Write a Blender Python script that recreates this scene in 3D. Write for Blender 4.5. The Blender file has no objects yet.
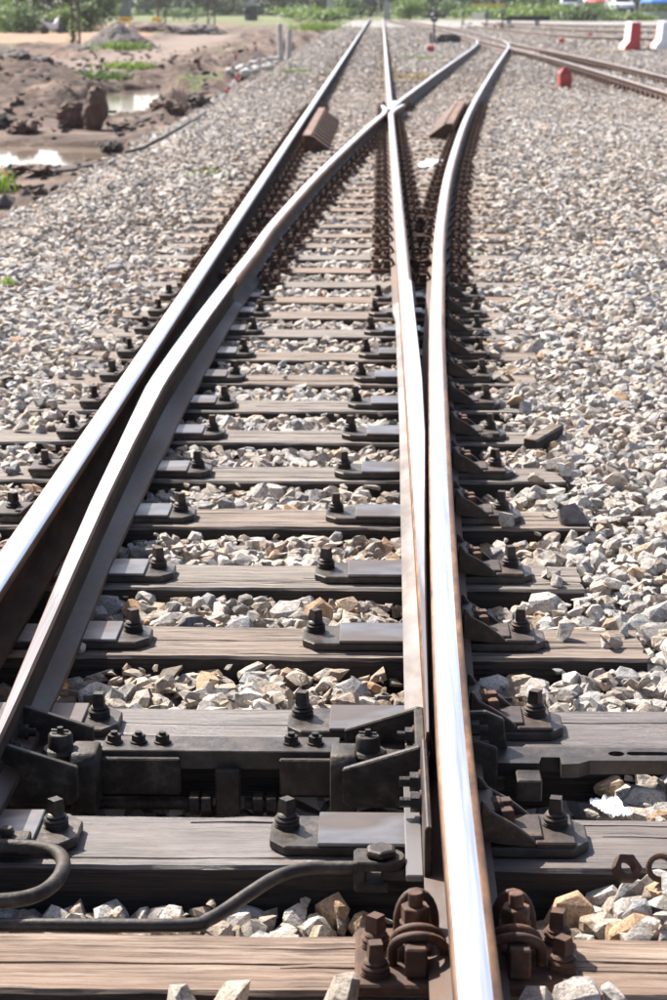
import bpy, bmesh, math, random
import numpy as np
from mathutils import Vector, Matrix, Euler, noise as mnoise

S = bpy.context.scene
R = math.radians
rng = np.random.default_rng(11)
random.seed(5)

# ------------------------------------------------------------------ camera, sky, sun, exposure
cam_d = bpy.data.cameras.new('camera'); cam = bpy.data.objects.new('camera', cam_d)
S.collection.objects.link(cam); S.camera = cam
cam.location = (0.417, 0.0, 1.527)
cam.rotation_euler = (R(90 - 13.6166), 0, R(1.3027))
cam_d.sensor_fit = 'VERTICAL'; cam_d.sensor_height = 36.0; cam_d.sensor_width = 24.0
cam_d.lens = 36.0 * 2.06
cam_d.clip_start = 0.05; cam_d.clip_end = 8000
cam_d.dof.use_dof = True; cam_d.dof.focus_distance = 4.5; cam_d.dof.aperture_fstop = 9.0

SUN_AZ, SUN_EL = 39.0, 44.0          # degrees left of +Y, above horizon
wd = bpy.data.worlds.new('World'); S.world = wd; wd.use_nodes = True
nt = wd.node_tree; nt.nodes.clear()
sky = nt.nodes.new('ShaderNodeTexSky'); sky.sky_type = 'NISHITA'; sky.sun_disc = False
sky.sun_elevation = R(SUN_EL); sky.sun_rotation = R(-SUN_AZ)
sky.air_density = 0.7; sky.dust_density = 2.0; sky.ozone_density = 0.8; sky.altitude = 0
bg = nt.nodes.new('ShaderNodeBackground'); bg.inputs['Strength'].default_value = 0.095
ow = nt.nodes.new('ShaderNodeOutputWorld')
nt.links.new(sky.outputs[0], bg.inputs[0]); nt.links.new(bg.outputs[0], ow.inputs[0])
sd = bpy.data.lights.new('sun', 'SUN'); so = bpy.data.objects.new('sun', sd); S.collection.objects.link(so)
sd.energy = 5.0; sd.angle = R(0.55); sd.color = (1.0, 0.955, 0.89)
sdir = Vector((-math.sin(R(SUN_AZ))*math.cos(R(SUN_EL)), math.cos(R(SUN_AZ))*math.cos(R(SUN_EL)), math.sin(R(SUN_EL))))
so.rotation_euler = sdir.to_track_quat('Z', 'Y').to_euler(); so.location = (-10, 12, 14)
S.view_settings.view_transform = 'Standard'; S.view_settings.look = 'None'
S.view_settings.exposure = 1.3; S.view_settings.gamma = 1.0; S.view_settings.use_curve_mapping = False
S.render.engine = 'CYCLES'
S.cycles.use_denoising = True
try: S.cycles.denoiser = 'OPENIMAGEDENOISE'
except Exception: pass
S.cycles.max_bounces = 6; S.cycles.diffuse_bounces = 3; S.cycles.glossy_bounces = 3

# ------------------------------------------------------------------ materials
MATS = {}
class NT:
    def __init__(s, name):
        m = bpy.data.materials.new(name); m.use_nodes = True; s.m = m; s.t = m.node_tree; MATS[name] = m
        s.b = s.t.nodes['Principled BSDF']
    def n(s, typ, **kw):
        x = s.t.nodes.new('ShaderNode' + typ)
        for k, v in kw.items():
            if k in x.inputs: x.inputs[k].default_value = v
            else: setattr(x, k, v)
        return x
    def l(s, a, b): s.t.links.new(a, b)
    def coords(s, scale=(1, 1, 1), obj=False):
        if obj: src = s.n('TexCoord').outputs['Object']
        else: src = s.n('NewGeometry').outputs['Position']
        mp = s.n('Mapping'); mp.inputs['Scale'].default_value = scale
        s.l(src, mp.inputs['Vector']); return mp.outputs[0]
    def noise(s, vec, scale, detail=5, rough=.6):
        x = s.n('TexNoise', Scale=scale, Detail=detail, Roughness=rough); s.l(vec, x.inputs['Vector']); return x.outputs['Fac']
    def ramp(s, fac, stops):
        x = s.n('ValToRGB'); r = x.color_ramp
        while len(r.elements) < len(stops): r.elements.new(0.5)
        for e, (p, c) in zip(r.elements, stops):
            e.position = p; e.color = tuple(c) + (1,) if hasattr(c, '__len__') else (c, c, c, 1)
        s.l(fac, x.inputs[0]); return x.outputs[0]
    def mix(s, fac, a, b, mode='MIX'):
        x = s.n('MixRGB', blend_type=mode)
        for i, v in ((0, fac), (1, a), (2, b)):
            if hasattr(v, 'links') or hasattr(v, 'is_linked'): s.l(v, x.inputs[i])
            else: x.inputs[i].default_value = v if i == 0 else tuple(v) + (1,)
        return x.outputs[0]
    def bump(s, h, strength=.4, dist=.01, normal=None):
        x = s.n('Bump', Strength=strength, Distance=dist); s.l(h, x.inputs['Height'])
        if normal is not None: s.l(normal, x.inputs['Normal'])
        s.l(x.outputs[0], s.b.inputs['Normal']); return x.outputs[0]
    def set(s, **kw):
        for k, v in kw.items():
            k = k.replace('_', ' ').title() if k not in ('IOR',) else k
            if hasattr(v, 'is_linked'): s.l(v, s.b.inputs[k])
            else: s.b.inputs[k].default_value = (tuple(v) + (1,)) if k == 'Base Color' and len(v) == 3 else v
        return s.m

def plain(name, col, rough=.6, metal=0.0, var=.25, scale=30, bump=.15, dist=.003, scale3=(1,1,1), rvar=.1):
    k = NT(name); v = k.coords(scale3)
    f = k.noise(v, scale, 6, .65)
    c = k.ramp(f, [(.28, [x*(1-var) for x in col]), (.72, [min(1, x*(1+var)) for x in col])])
    k.set(base_color=c, metallic=metal)
    r = k.ramp(k.noise(v, scale*.4, 3), [(.3, max(.02, rough-rvar)), (.7, min(1, rough+rvar))])
    k.l(r, k.b.inputs['Roughness'])
    if bump: k.bump(k.noise(v, scale*3, 5), bump, dist)
    return k.m

def rusty(name, dark, mid, light, rough=.75, metal=.15, scale=25, streak=(1,1,1)):
    k = NT(name); v = k.coords(streak)
    f = k.noise(v, scale, 8, .7); g = k.noise(v, scale*.22, 3)
    c = k.ramp(f, [(.3, dark), (.5, mid), (.72, light)])
    c = k.mix(k.ramp(g, [(.42, 0.0), (.62, .7)]), c, dark)
    k.set(base_color=c, metallic=metal)
    k.l(k.ramp(f, [(.3, rough-.18), (.7, rough+.1)]), k.b.inputs['Roughness'])
    k.bump(k.noise(v, scale*5, 6), .35, .003)
    return k.m

# steel of the rails
k = NT('polished_rail_head'); v = k.coords((40, .35, 1)); f = k.noise(v, 3.2, 6, .6)
f2 = k.noise(k.coords((90, 1.2, 1)), 2, 4); f3 = k.noise(k.coords((3, .6, 1)), 2.5, 3)
k.set(base_color=k.mix(k.ramp(f3, [(.5, 0.0), (.75, .35)]), k.ramp(f, [(.3, (.62, .62, .64)), (.7, (.80, .80, .81))]), (.45, .43, .42)), metallic=1.0)
k.l(k.ramp(f2, [(.3, .26), (.7, .42)]), k.b.inputs['Roughness']); k.bump(f2, .05, .001)
k = NT('blade_head'); v = k.coords((60, .5, 30)); f = k.noise(v, 2.4, 6, .65)
sp = k.n('SeparateXYZ'); k.l(k.n('NewGeometry').outputs['Position'], sp.inputs[0])
mr = k.n('MapRange'); mr.inputs['From Min'].default_value = 4.3; mr.inputs['From Max'].default_value = 6.3; k.l(sp.outputs[1], mr.inputs['Value'])
ad = k.n('Math', operation='MULTIPLY_ADD'); k.l(k.noise(k.coords((30, 1.2, 1)), 2.0, 4), ad.inputs[0]); ad.inputs[1].default_value = 1.1; ad.inputs[2].default_value = -.55
ad2 = k.n('Math', operation='ADD'); k.l(mr.outputs[0], ad2.inputs[0]); k.l(ad.outputs[0], ad2.inputs[1]); wf = k.ramp(ad2.outputs[0], [(.15, 0.0), (.75, 1.0)])
k.set(base_color=k.mix(wf, k.ramp(f, [(.3, (.17, .14, .125)), (.7, (.36, .33, .32))]), (.72, .72, .73)), metallic=.95)
k.l(k.ramp(f, [(.3, .46), (.7, .32)]), k.b.inputs['Roughness']); k.bump(f, .06, .001)
k = NT('dull_blade_head'); v = k.coords((60, .5, 30)); f = k.noise(v, 2.4, 6, .65)
k.set(base_color=k.ramp(f, [(.3, (.20, .17, .155)), (.7, (.42, .40, .40))]), metallic=.9)
k.l(k.ramp(f, [(.3, .5), (.7, .33)]), k.b.inputs['Roughness']); k.bump(f, .08, .001)
rusty('rail_side_rust', (.032, .018, .012), (.085, .043, .024), (.18, .088, .043), .72, .2, 14, (1, .4, 1))
rusty('rail_edge_rust', (.07, .03, .014), (.19, .09, .04), (.36, .20, .095), .6, .3, 22, (1, .35, 1))
rusty('clip_rust', (.030, .013, .0075), (.095, .040, .019), (.22, .10, .046), .8, .1, 45)
rusty('orange_rust', (.13, .055, .022), (.28, .115, .04), (.42, .20, .08), .85, .05, 40)
rusty('brown_iron', (.02, .013, .0095), (.052, .031, .021), (.12, .073, .046), .62, .25, 35)
k = NT('greased_iron'); v = k.coords(); f = k.noise(v, 28, 6, .65); g = k.noise(v, 6, 3)
c = k.ramp(f, [(.3, (.012, .009, .007)), (.5, (.032, .024, .0185)), (.68, (.085, .062, .046))])
k.set(base_color=k.mix(k.ramp(g, [(.48, 0.0), (.66, .6)]), c, (.07, .05, .036)), metallic=.2)
k.l(k.ramp(g, [(.38, .42), (.62, .72)]), k.b.inputs['Roughness']); k.bump(k.noise(v, 130, 5), .5, .003)
k.b.inputs['Specular IOR Level'].default_value = .35
k = NT('blade_foot_steel'); v = k.coords((1, .35, 1)); f = k.noise(v, 9, 6, .65); g = k.noise(v, 3.3, 3)
c = k.ramp(f, [(.36, (.05, .034, .026)), (.5, (.105, .08, .065)), (.64, (.17, .14, .12))])
c = k.mix(k.ramp(g, [(.47, 0.0), (.56, .75)]), c, (.22, .205, .195))
k.set(base_color=c, metallic=.4); k.l(k.ramp(g, [(.4, .52), (.6, .36)]), k.b.inputs['Roughness']); k.bump(k.noise(v, 120, 4), .15, .001)
k = NT('blade_web_oil'); v = k.coords((1, .3, 1)); f = k.noise(v, 8, 6, .65)
k.set(base_color=k.ramp(f, [(.3, (.022, .016, .013)), (.7, (.085, .055, .037))]), metallic=.0)
k.b.inputs['Specular IOR Level'].default_value = .3
k.l(k.ramp(k.noise(v, 4, 3), [(.35, .30), (.65, .5)]), k.b.inputs['Roughness']); k.bump(k.noise(v, 90, 4), .15, .001)
k = NT('oily_foot_steel'); v = k.coords((1, .35, 1)); f = k.noise(v, 7, 6, .65)
k.set(base_color=k.ramp(f, [(.35, (.045, .025, .016)), (.65, (.15, .088, .058))]), metallic=.0)
k.b.inputs['Specular IOR Level'].default_value = .2
k.l(k.ramp(k.noise(v, 3.5, 3), [(.4, .46), (.6, .62)]), k.b.inputs['Roughness']); k.bump(k.noise(v, 120, 4), .15, .001)
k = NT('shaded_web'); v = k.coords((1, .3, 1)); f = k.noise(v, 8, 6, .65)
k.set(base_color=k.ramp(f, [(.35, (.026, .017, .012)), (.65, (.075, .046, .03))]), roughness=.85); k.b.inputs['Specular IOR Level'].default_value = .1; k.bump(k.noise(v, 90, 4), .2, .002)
k = NT('slide_surface'); v = k.coords((.6, 1, 1)); f = k.noise(v, 11, 5, .6); g = k.noise(v, 5, 2)
k.set(base_color=k.mix(k.ramp(g, [(.46, 0.0), (.54, .85)]), k.ramp(f, [(.36, (.12, .108, .104)), (.7, (.25, .235, .232))]), (.10, .074, .06)), metallic=.6)
k.l(k.ramp(g, [(.4, .33), (.6, .48)]), k.b.inputs['Roughness']); k.bump(f, .05, .002)
rusty('plate_iron', (.022, .017, .014), (.056, .043, .034), (.12, .092, .073), .52, .35, 22)

def wood(name, dark, mid, light, rough=.85, oil=0.0):
    k = NT(name); v = k.coords((1.6, 34, 34)); v2 = k.coords((3.2, 110, 110)); v3 = k.coords((1, 3, 3))
    g = k.noise(v, 1.6, 7, .7); h = k.noise(v2, 1.2, 5, .7); w = k.noise(v3, 3.2, 4)
    c = k.ramp(g, [(.26, dark), (.46, mid), (.68, light)])
    c = k.mix(k.ramp(h, [(.40, .95), (.49, 0.0)]), c, [x*.42 for x in dark])
    c = k.mix(k.ramp(w, [(.42, 0.0), (.68, .55)]), c, [x*1.5 for x in mid])
    if oil:
        c = k.mix(k.ramp(k.noise(k.coords((.8, 1.2, 1)), 3.1, 4), [(.30, .75), (.52, .05)]), c, (.05, .038, .03))
    k.set(base_color=c)
    if oil: k.l(k.ramp(k.noise(k.coords(), 3.5, 3), [(.4, rough-.16), (.6, rough+.06)]), k.b.inputs['Roughness'])
    else: k.set(roughness=rough)
    b1 = k.n('Bump', Strength=.55, Distance=.006); k.l(g, b1.inputs['Height'])
    b2 = k.n('Bump', Strength=.7, Distance=.006); k.l(h, b2.inputs['Height']); k.l(b1.outputs[0], b2.inputs['Normal'])
    k.l(b2.outputs[0], k.b.inputs['Normal'])
    return k.m
wood('weathered_timber', (.055, .037, .027), (.155, .114, .086), (.315, .255, .205))
wood('brown_timber', (.06, .035, .022), (.175, .115, .079), (.36, .27, .20))
wood('grey_timber', (.05, .039, .032), (.15, .122, .10), (.32, .275, .235))
wood('shaded_creosote_timber', (.010, .007, .006), (.025, .018, .014), (.055, .040, .031), .9)  # timber sides: creosote brown, with their shade painted in as near black
wood('oiled_timber', (.04, .029, .023), (.105, .08, .067), (.19, .155, .132), .5, 1.0)

# ballast stones: colour comes from each stone
k = NT('crushed_stone'); v = k.coords()
at = k.n('Attribute', attribute_name='stone_col'); oi = k.n('ObjectInfo')
mott = k.noise(v, 42, 8, .72); fine = k.noise(v, 210, 4, .6)
c = k.mix(1.0, at.outputs['Color'], k.ramp(mott, [(.34, (.42, .39, .36)), (.46, (.86, .85, .83)), (.56, (1.1, 1.1, 1.09)), (.68, (1.4, 1.38, 1.34))]), 'MULTIPLY')
c = k.mix(k.ramp(k.noise(v, 24, 3), [(.6, 0.0), (.78, .45)]), c, (.34, .22, .13))
c = k.mix(1.0, c, k.ramp(oi.outputs['Random'], [(0, .86), (1, 1.1)]), 'MULTIPLY')
c = k.mix(k.ramp(fine, [(.38, .7), (.45, 0.0)]), c, (.12, .10, .09))
k.set(base_color=c, roughness=.88); b = k.bump(mott, .85, .010); b = k.bump(fine, .5, .003, b)
k = NT('ballast_fines'); v = k.coords()
vo = k.n('TexVoronoi', Scale=19.0); k.l(v, vo.inputs['Vector'])
vd = k.n('TexVoronoi', Scale=19.0, feature='DISTANCE_TO_EDGE'); k.l(v, vd.inputs['Vector'])
hs = k.n('HueSaturation', Saturation=.22, Value=1.0); k.l(vo.outputs['Color'], hs.inputs['Color'])
bwv = k.n('RGBToBW'); k.l(vo.outputs['Color'], bwv.inputs[0])
c = k.ramp(bwv.outputs[0], [(.15, (.14, .122, .11)), (.45, (.28, .25, .228)), (.8, (.42, .39, .36))])
c = k.mix(.12, c, hs.outputs[0])
c = k.mix(k.ramp(k.noise(v, .45, 4), [(.45, 0.0), (.7, .4)]), c, (.30, .25, .20))
k.set(base_color=c, roughness=.93)
k.bump(k.ramp(vd.outputs[0], [(0, 0.0), (.25, 1.0)]), .9, .03)

k = NT('earth'); v = k.coords(); at = k.n('Attribute', attribute_name='zone')
sx = k.n('SeparateColor'); k.l(at.outputs['Color'], sx.inputs[0])
n1 = k.noise(v, .9, 7, .65); n2 = k.noise(v, 6, 6, .7); n3 = k.noise(v, 22, 5, .7)
c = k.ramp(n1, [(.36, (.04, .021, .013)), (.5, (.115, .066, .043)), (.64, (.25, .17, .122))])
c = k.mix(k.ramp(n2, [(.54, 0.0), (.72, .55)]), c, (.28, .20, .15))
c = k.mix(k.ramp(n3, [(.3, .5), (.45, 0.0)]), c, (.07, .048, .038))
road = k.ramp(n1, [(.3, (.19, .13, .10)), (.7, (.28, .21, .165))])
c = k.mix(sx.outputs[0], c, road)
grass = k.ramp(n2, [(.35, (.06, .085, .025)), (.55, (.15, .17, .05)), (.7, (.26, .22, .13))])
c = k.mix(sx.outputs[1], c, grass)
c = k.mix(sx.outputs[2], c, k.ramp(n1, [(.3, (.30, .16, .09)), (.7, (.40, .25, .155))]))
k.set(base_color=c, roughness=.92); bb = k.bump(n2, .9, .10); k.bump(n3, .9, .05, bb)

k = NT('puddle_water'); k.set(base_color=(.22, .17, .13), roughness=.06, IOR=1.33)
k.b.inputs['Specular IOR Level'].default_value = .5
k.bump(k.noise(k.coords(), 5, 3), .006, .01)
plain('mud', (.12, .066, .043), .85, 0, .35, 9, .6, .03)
plain('mud_dark', (.05, .032, .025), .85, 0, .4, 7, .6, .03)
plain('grey_gravel', (.12, .096, .083), .9, 0, .5, 9, .8, .05)
plain('concrete', (.40, .385, .36), .85, 0, .2, 8, .3, .004)
plain('concrete_dark', (.17, .165, .16), .85, 0, .2, 8, .3, .004)
plain('white_paint', (.78, .77, .75), .55, 0, .07, 6, .1, .003)
plain('red_paint', (.42, .035, .04), .5, 0, .18, 7, .1, .003)
plain('faded_red', (.36, .06, .05), .75, 0, .25, 9, .2, .004)
plain('dark_iron_far', (.035, .03, .03), .6, .2, .3, 9, .1, .003)
plain('black_rubber', (.022, .022, .024), .5, 0, .3, 20, .1, .002)
plain('white_plastic', (.80, .80, .80), .35, 0, .05, 12, .1, .002)
plain('blue_tin', (.16, .36, .62), .35, .3, .1, 30, .05, .001)
plain('steel_lattice', (.13, .09, .07), .7, .3, .3, 6, .1, .003)
plain('bark', (.10, .075, .055), .9, 0, .35, 5, .5, .02)
plain('yellow_paint', (.75, .50, .04), .5, 0, .1, 9, .1, .002)
plain('asphalt', (.06, .06, .06), .9, 0, .3, 20, .2, .004)
plain('car_white', (.78, .78, .78), .25, 0, .02, 5, 0)
plain('car_silver', (.42, .44, .46), .25, .5, .02, 5, 0)
plain('glass_dark', (.02, .025, .03), .06, 0, .1, 5, 0)
plain('tyre', (.02, .02, .02), .8, 0, .2, 30, .1)
plain('lamp_glass', (.7, .7, .68), .1, .2, .05, 5, 0)
plain('tin_roof', (.35, .37, .38), .5, .4, .2, 3, .1)
plain('timber_wall', (.06, .042, .036), .8, 0, .35, 5, .3)
plain('blue_cloth', (.05, .22, .62), .8, 0, .1, 5, .1)
plain('red_cloth', (.55, .07, .07), .8, 0, .1, 5, .1)
plain('yellow_tarp', (.70, .58, .08), .6, 0, .12, 3, .2)
def leafmat(name, a, b):
    k = NT(name); at = k.n('Attribute', attribute_name='leaf_var'); f = k.noise(k.coords(), 1.1, 4)
    c = k.mix(at.outputs['Fac'], a, b)
    c = k.mix(k.ramp(f, [(.4, 0.0), (.65, .5)]), c, [x*1.25 for x in b])
    k.set(base_color=c, roughness=.6)
    tr = k.n('BsdfTranslucent'); k.l(c, tr.inputs[0]); ms = k.n('MixShader'); ms.inputs[0].default_value = .35
    k.l(k.b.outputs[0], ms.inputs[1]); k.l(tr.outputs[0], ms.inputs[2])
    k.l(ms.outputs[0], k.t.nodes['Material Output'].inputs[0]); return k.m
leafmat('leaf_dark', (.022, .048, .014), (.06, .105, .028))
leafmat('leaf_mid', (.04, .085, .018), (.10, .165, .038))
leafmat('leaf_light', (.085, .155, .022), (.18, .265, .045))
leafmat('leaf_dry', (.22, .16, .07), (.36, .28, .13))
leafmat('petal_orange', (.75, .12, .03), (.85, .25, .05))

# ------------------------------------------------------------------ helpers
COL = S.collection
def link(name, data, parent=None, kind=None):
    o = bpy.data.objects.new(name, data); COL.objects.link(o)
    if parent is not None: o.parent = parent
    if kind: o['kind'] = kind
    return o
def tag(o, label, cat, group=None, kind=None):
    o['label'] = label; o['category'] = cat
    if group: o['group'] = group
    if kind: o['kind'] = kind
    return o
def thing(name, label, cat, loc=(0, 0, 0), rz=0.0, group=None):
    o = bpy.data.objects.new(name, None); COL.objects.link(o); o.empty_display_size = .1
    o.location = loc; o.rotation_euler = (0, 0, rz)
    return tag(o, label, cat, group)
def copy_tree(o, parent=None, loc=None, rz=None):
    c = o.copy(); COL.objects.link(c); c.parent = parent
    if loc is not None: c.location = loc
    if rz is not None: c.rotation_euler = (0, 0, rz)
    for ch in o.children: copy_tree(ch, c)
    return c

class MB:
    """collects polygons of one mesh"""
    def __init__(s): s.v = []; s.f = []; s.m = []
    def add(s, vs, fs, mi=0):
        b = len(s.v); s.v += [tuple(map(float, p)) for p in vs]
        s.f += [tuple(i + b for i in f) for f in fs]
        s.m += [mi]*len(fs) if isinstance(mi, int) else list(mi); return s
    def box(s, c, d, mi=0, rz=0.0, taper=1.0):
        cx, cy, cz = c; hx, hy, hz = d[0]/2, d[1]/2, d[2]/2; cs, sn = math.cos(rz), math.sin(rz); vs = []
        for z, t in ((-hz, 1), (hz, taper)):
            for x, y in ((-hx, -hy), (hx, -hy), (hx, hy), (-hx, hy)):
                x *= t; y *= t; vs.append((cx + x*cs - y*sn, cy + x*sn + y*cs, cz + z))
        return s.add(vs, [(3, 2, 1, 0), (4, 5, 6, 7), (0, 1, 5, 4), (1, 2, 6, 5), (2, 3, 7, 6), (3, 0, 4, 7)], mi)
    def prism(s, poly, axis, a, b, mi=0):
        n = len(poly)
        def pt(u, w, t): return (t, u, w) if axis == 'x' else (u, t, w) if axis == 'y' else (u, w, t)
        vs = [pt(u, w, a) for u, w in poly] + [pt(u, w, b) for u, w in poly]
        fs = [tuple(range(n)), tuple(range(2*n-1, n-1, -1))] + [(i, i+n, (i+1) % n + n, (i+1) % n) for i in range(n)]
        return s.add(vs, fs, mi)
    def cyl(s, p0, p1, r, n=12, mi=0, r1=None):
        r1 = r if r1 is None else r1
        p0, p1 = Vector(p0), Vector(p1); d = (p1 - p0).normalized()
        u = d.orthogonal().normalized(); w = d.cross(u)
        vs = []
        for p, rr in ((p0, r), (p1, r1)):
            for i in range(n):
                t = 2*math.pi*(i+.5)/n; vs.append(p + (u*math.cos(t) + w*math.sin(t))*rr)
        fs = [tuple(range(n-1, -1, -1)), tuple(range(n, 2*n))] + [(i, (i+1) % n, (i+1) % n + n, i+n) for i in range(n)]
        return s.add(vs, fs, mi)
    def tube(s, pts, r, n=8, mi=0, closed=False):
        pts = [Vector(p) for p in pts]; m = len(pts); vs = []; u = None
        for i, p in enumerate(pts):
            if closed: t = (pts[(i+1) % m] - pts[i-1]).normalized()
            else: t = (pts[min(i+1, m-1)] - pts[max(i-1, 0)]).normalized()
            u = t.orthogonal().normalized() if u is None else (u - t*u.dot(t)).normalized()
            w = t.cross(u); rr = r[i] if hasattr(r, '__len__') else r
            for j in range(n):
                a = 2*math.pi*j/n; vs.append(p + (u*math.cos(a) + w*math.sin(a))*rr)
        fs = []
        for i in range(m if closed else m-1):
            for j in range(n):
                a, b = i*n + j, i*n + (j+1) % n; c = ((i+1) % m)*n
                fs.append((a, b, c + (j+1) % n, c + j))
        if not closed: fs += [tuple(range(n-1, -1, -1)), tuple(range((m-1)*n, m*n))]
        return s.add(vs, fs, mi)
    def lathe(s, prof, c=(0, 0, 0), n=14, mi=0):
        vs = []; m = len(prof)
        for r, z in prof:
            for j in range(n):
                a = 2*math.pi*(j+.5)/n; vs.append((c[0] + r*math.cos(a), c[1] + r*math.sin(a), c[2] + z))
        fs = [(i*n+j, i*n+(j+1) % n, (i+1)*n+(j+1) % n, (i+1)*n+j) for i in range(m-1) for j in range(n)]
        fs += [tuple(range(n-1, -1, -1)), tuple(range((m-1)*n, m*n))]
        return s.add(vs, fs, mi)
    def mesh(s, name, mats, bevel=0.0, smooth=None, seg=1):
        me = bpy.data.meshes.new(name); me.from_pydata(s.v, [], s.f)
        for m in ([mats] if isinstance(mats, str) else mats): me.materials.append(MATS[m])
        me.polygons.foreach_set('material_index', s.m)
        bm = bmesh.new(); bm.from_mesh(me)
        bmesh.ops.recalc_face_normals(bm, faces=bm.faces)
        if bevel:
            es = [e for e in bm.edges if len(e.link_faces) == 2 and e.calc_face_angle(0) > R(28)]
            bmesh.ops.bevel(bm, geom=es, offset=bevel, segments=seg, profile=.5, affect='EDGES', clamp_overlap=True)
        if smooth is not None:
            for f in bm.faces: f.smooth = True
            for e in bm.edges: e.smooth = len(e.link_faces) == 2 and e.calc_face_angle(0) < R(smooth)
        bm.to_mesh(me); bm.free(); me.update(); return me
    def build(s, name, mats, parent=None, bevel=0.0, smooth=None, kind=None, seg=1):
        return link(name, s.mesh(name, mats, bevel, smooth, seg), parent, kind)

def smooth_path(pts, step):
    """Catmull-Rom through pts (x,y) resampled by length"""
    P = [np.array(p, float) for p in pts]; P = [2*P[0]-P[1]] + P + [2*P[-1]-P[-2]]; out = []
    for i in range(1, len(P)-2):
        n = max(2, int(np.linalg.norm(P[i+1]-P[i])/step))
        for k_ in range(n):
            t = k_/n
            out.append(.5*((2*P[i]) + (P[i+1]-P[i-1])*t + (2*P[i-1]-5*P[i]+4*P[i+1]-P[i+2])*t*t + (3*P[i]-P[i-1]-3*P[i+1]+P[i+2])*t**3))
    out.append(P[-2]); return np.array(out)
def fbm(x, y, seed=0, octv=4, gain=.5):
    """cheap vectorised value noise, about -1..1"""
    x = np.asarray(x, float); y = np.asarray(y, float); tot = np.zeros(np.broadcast(x, y).shape); amp = 1.0; nrm = 0
    for o in range(octv):
        xi = np.floor(x).astype(np.int64); yi = np.floor(y).astype(np.int64); fx = x - xi; fy = y - yi
        fx = fx*fx*(3-2*fx); fy = fy*fy*(3-2*fy)
        def h(a, b):
            q = (a*374761393 + b*668265263 + (seed + o)*1442695041) & 0xffffffff
            q = ((q ^ (q >> 13))*1274126177) & 0xffffffff
            return ((q ^ (q >> 16)) & 0xffff)/32767.5 - 1
        tot = tot + amp*((h(xi, yi)*(1-fx) + h(xi+1, yi)*fx)*(1-fy) + (h(xi, yi+1)*(1-fx) + h(xi+1, yi+1)*fx)*fy)
        nrm += amp; amp *= gain; x = x*2.03 + 17.1; y = y*2.03 + 5.7
    return tot/nrm
def sstep(a, b, x):
    t = np.clip((np.asarray(x, float)-a)/(b-a), 0, 1); return t*t*(3-2*t)
ORD = ['first','second','third','fourth','fifth','sixth','seventh','eighth','ninth','tenth','eleventh','twelfth','thirteenth','fourteenth','fifteenth','sixteenth','seventeenth','eighteenth','nineteenth','twentieth','twenty-first','twenty-second','twenty-third','twenty-fourth','twenty-fifth','twenty-sixth','twenty-seventh','twenty-eighth','twenty-ninth','thirtieth','thirty-first','thirty-second','thirty-third','thirty-fourth','thirty-fifth','thirty-sixth','thirty-seventh','thirty-eighth','thirty-ninth','fortieth']
# ------------------------------------------------------------------ track geometry (metres; Y runs along the straight track, z = 0 is the sleeper top)
XL, XS = -0.521, 0.541                        # straight route: left rail, right rail
RS_PTS = [(.562, 1.2), (.562, 2.6), (.562, 3.5), (.566, 4.0), (.575, 4.65), (.593, 5.65), (.613, 6.62), (.654, 8.47), (.698, 10.0), (.808, 13.3), (1.046, 18.4), (1.564, 27.05), (2.482, 40.0), (3.244, 50.3), (4.30, 64.6), (4.60, 70.0), (4.72, 75.0)]
rs_path = smooth_path(RS_PTS, .3)
def XR(y): return np.interp(y, rs_path[:, 1], rs_path[:, 0])
def XD(y):                                    # left rail of the diverging route, centre
    y = np.asarray(y, float)
    near = np.interp(y, [2, 4.04, 4.5, 5.0, 5.65, 6.45, 7.5, 8.25, 9.15, 10.26, 11.6, 13.3], [-.325, -.349, -.358, -.369, -.385, -.397, -.405, -.393, -.374, -.343, -.297, -.252])
    far = XR(y) - 1.06
    t = sstep(11.5, 13.5, y); return near*(1-t) + far*t
RAIL_Z = .02
PROF = [(-.0625, 0), (-.0625, .011), (-.03, .021), (-.013, .030), (-.0085, .042), (-.0085, .088), (-.014, .099), (-.032, .107), (-.035, .112), (-.035, .129), (-.033, .1345), (-.028, .138), (-.02, .1396), (.02, .1396), (.028, .138), (.033, .1345), (.035, .129), (.035, .112), (.032, .107), (.014, .099), (.0085, .088), (.0085, .042), (.013, .030), (.03, .021), (.0625, .011), (.0625, 0)]
PMAT = [1]*(len(PROF))
for i_ in (10, 11, 12): PMAT[i_] = 0
PMAT[10] = 2; PMAT[13] = 2; PMAT[14] = 2; PMAT[9] = 2; PMAT[15] = 2; PMAT[16] = 2
RAILMATS = ['polished_rail_head', 'rail_side_rust', 'rail_edge_rust']
def sweep(mb, path, profs, mat, zb=RAIL_Z):
    """path (n,2), profs one profile or a list of one per station; closed section"""
    n = len(path); m = len(profs[0]) if isinstance(profs[0][0], (tuple, list)) else len(profs)
    vs = []
    for i in range(n):
        t = path[min(i+1, n-1)] - path[max(i-1, 0)]; t = t/np.linalg.norm(t); nx, ny = t[1], -t[0]
        pr = profs[i] if isinstance(profs[0][0], (tuple, list)) else profs
        for u, w in pr: vs.append((path[i][0] + nx*u, path[i][1] + ny*u, zb + w))
    fs = []; ms = []
    for i in range(n-1):
        for j in range(m):
            fs.append((i*m+j, i*m+(j+1) % m, (i+1)*m+(j+1) % m, (i+1)*m+j)); ms.append(mat[j])
    fs += [tuple(range(m)), tuple(range(n*m-1, (n-1)*m-1, -1))]; ms += [1, 1]
    return mb.add(vs, fs, ms)
def rail(name, label, path, zb=RAIL_Z, prof=PROF, mat=PMAT, group=None, mats=RAILMATS):
    mb = MB(); sweep(mb, np.asarray(path, float), prof, mat, zb)
    return tag(mb.build(name, mats, None, smooth=38), label, 'rail', group)
ys = lambda a, b, st: np.linspace(a, b, max(2, int((b-a)/st)+1))

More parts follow.
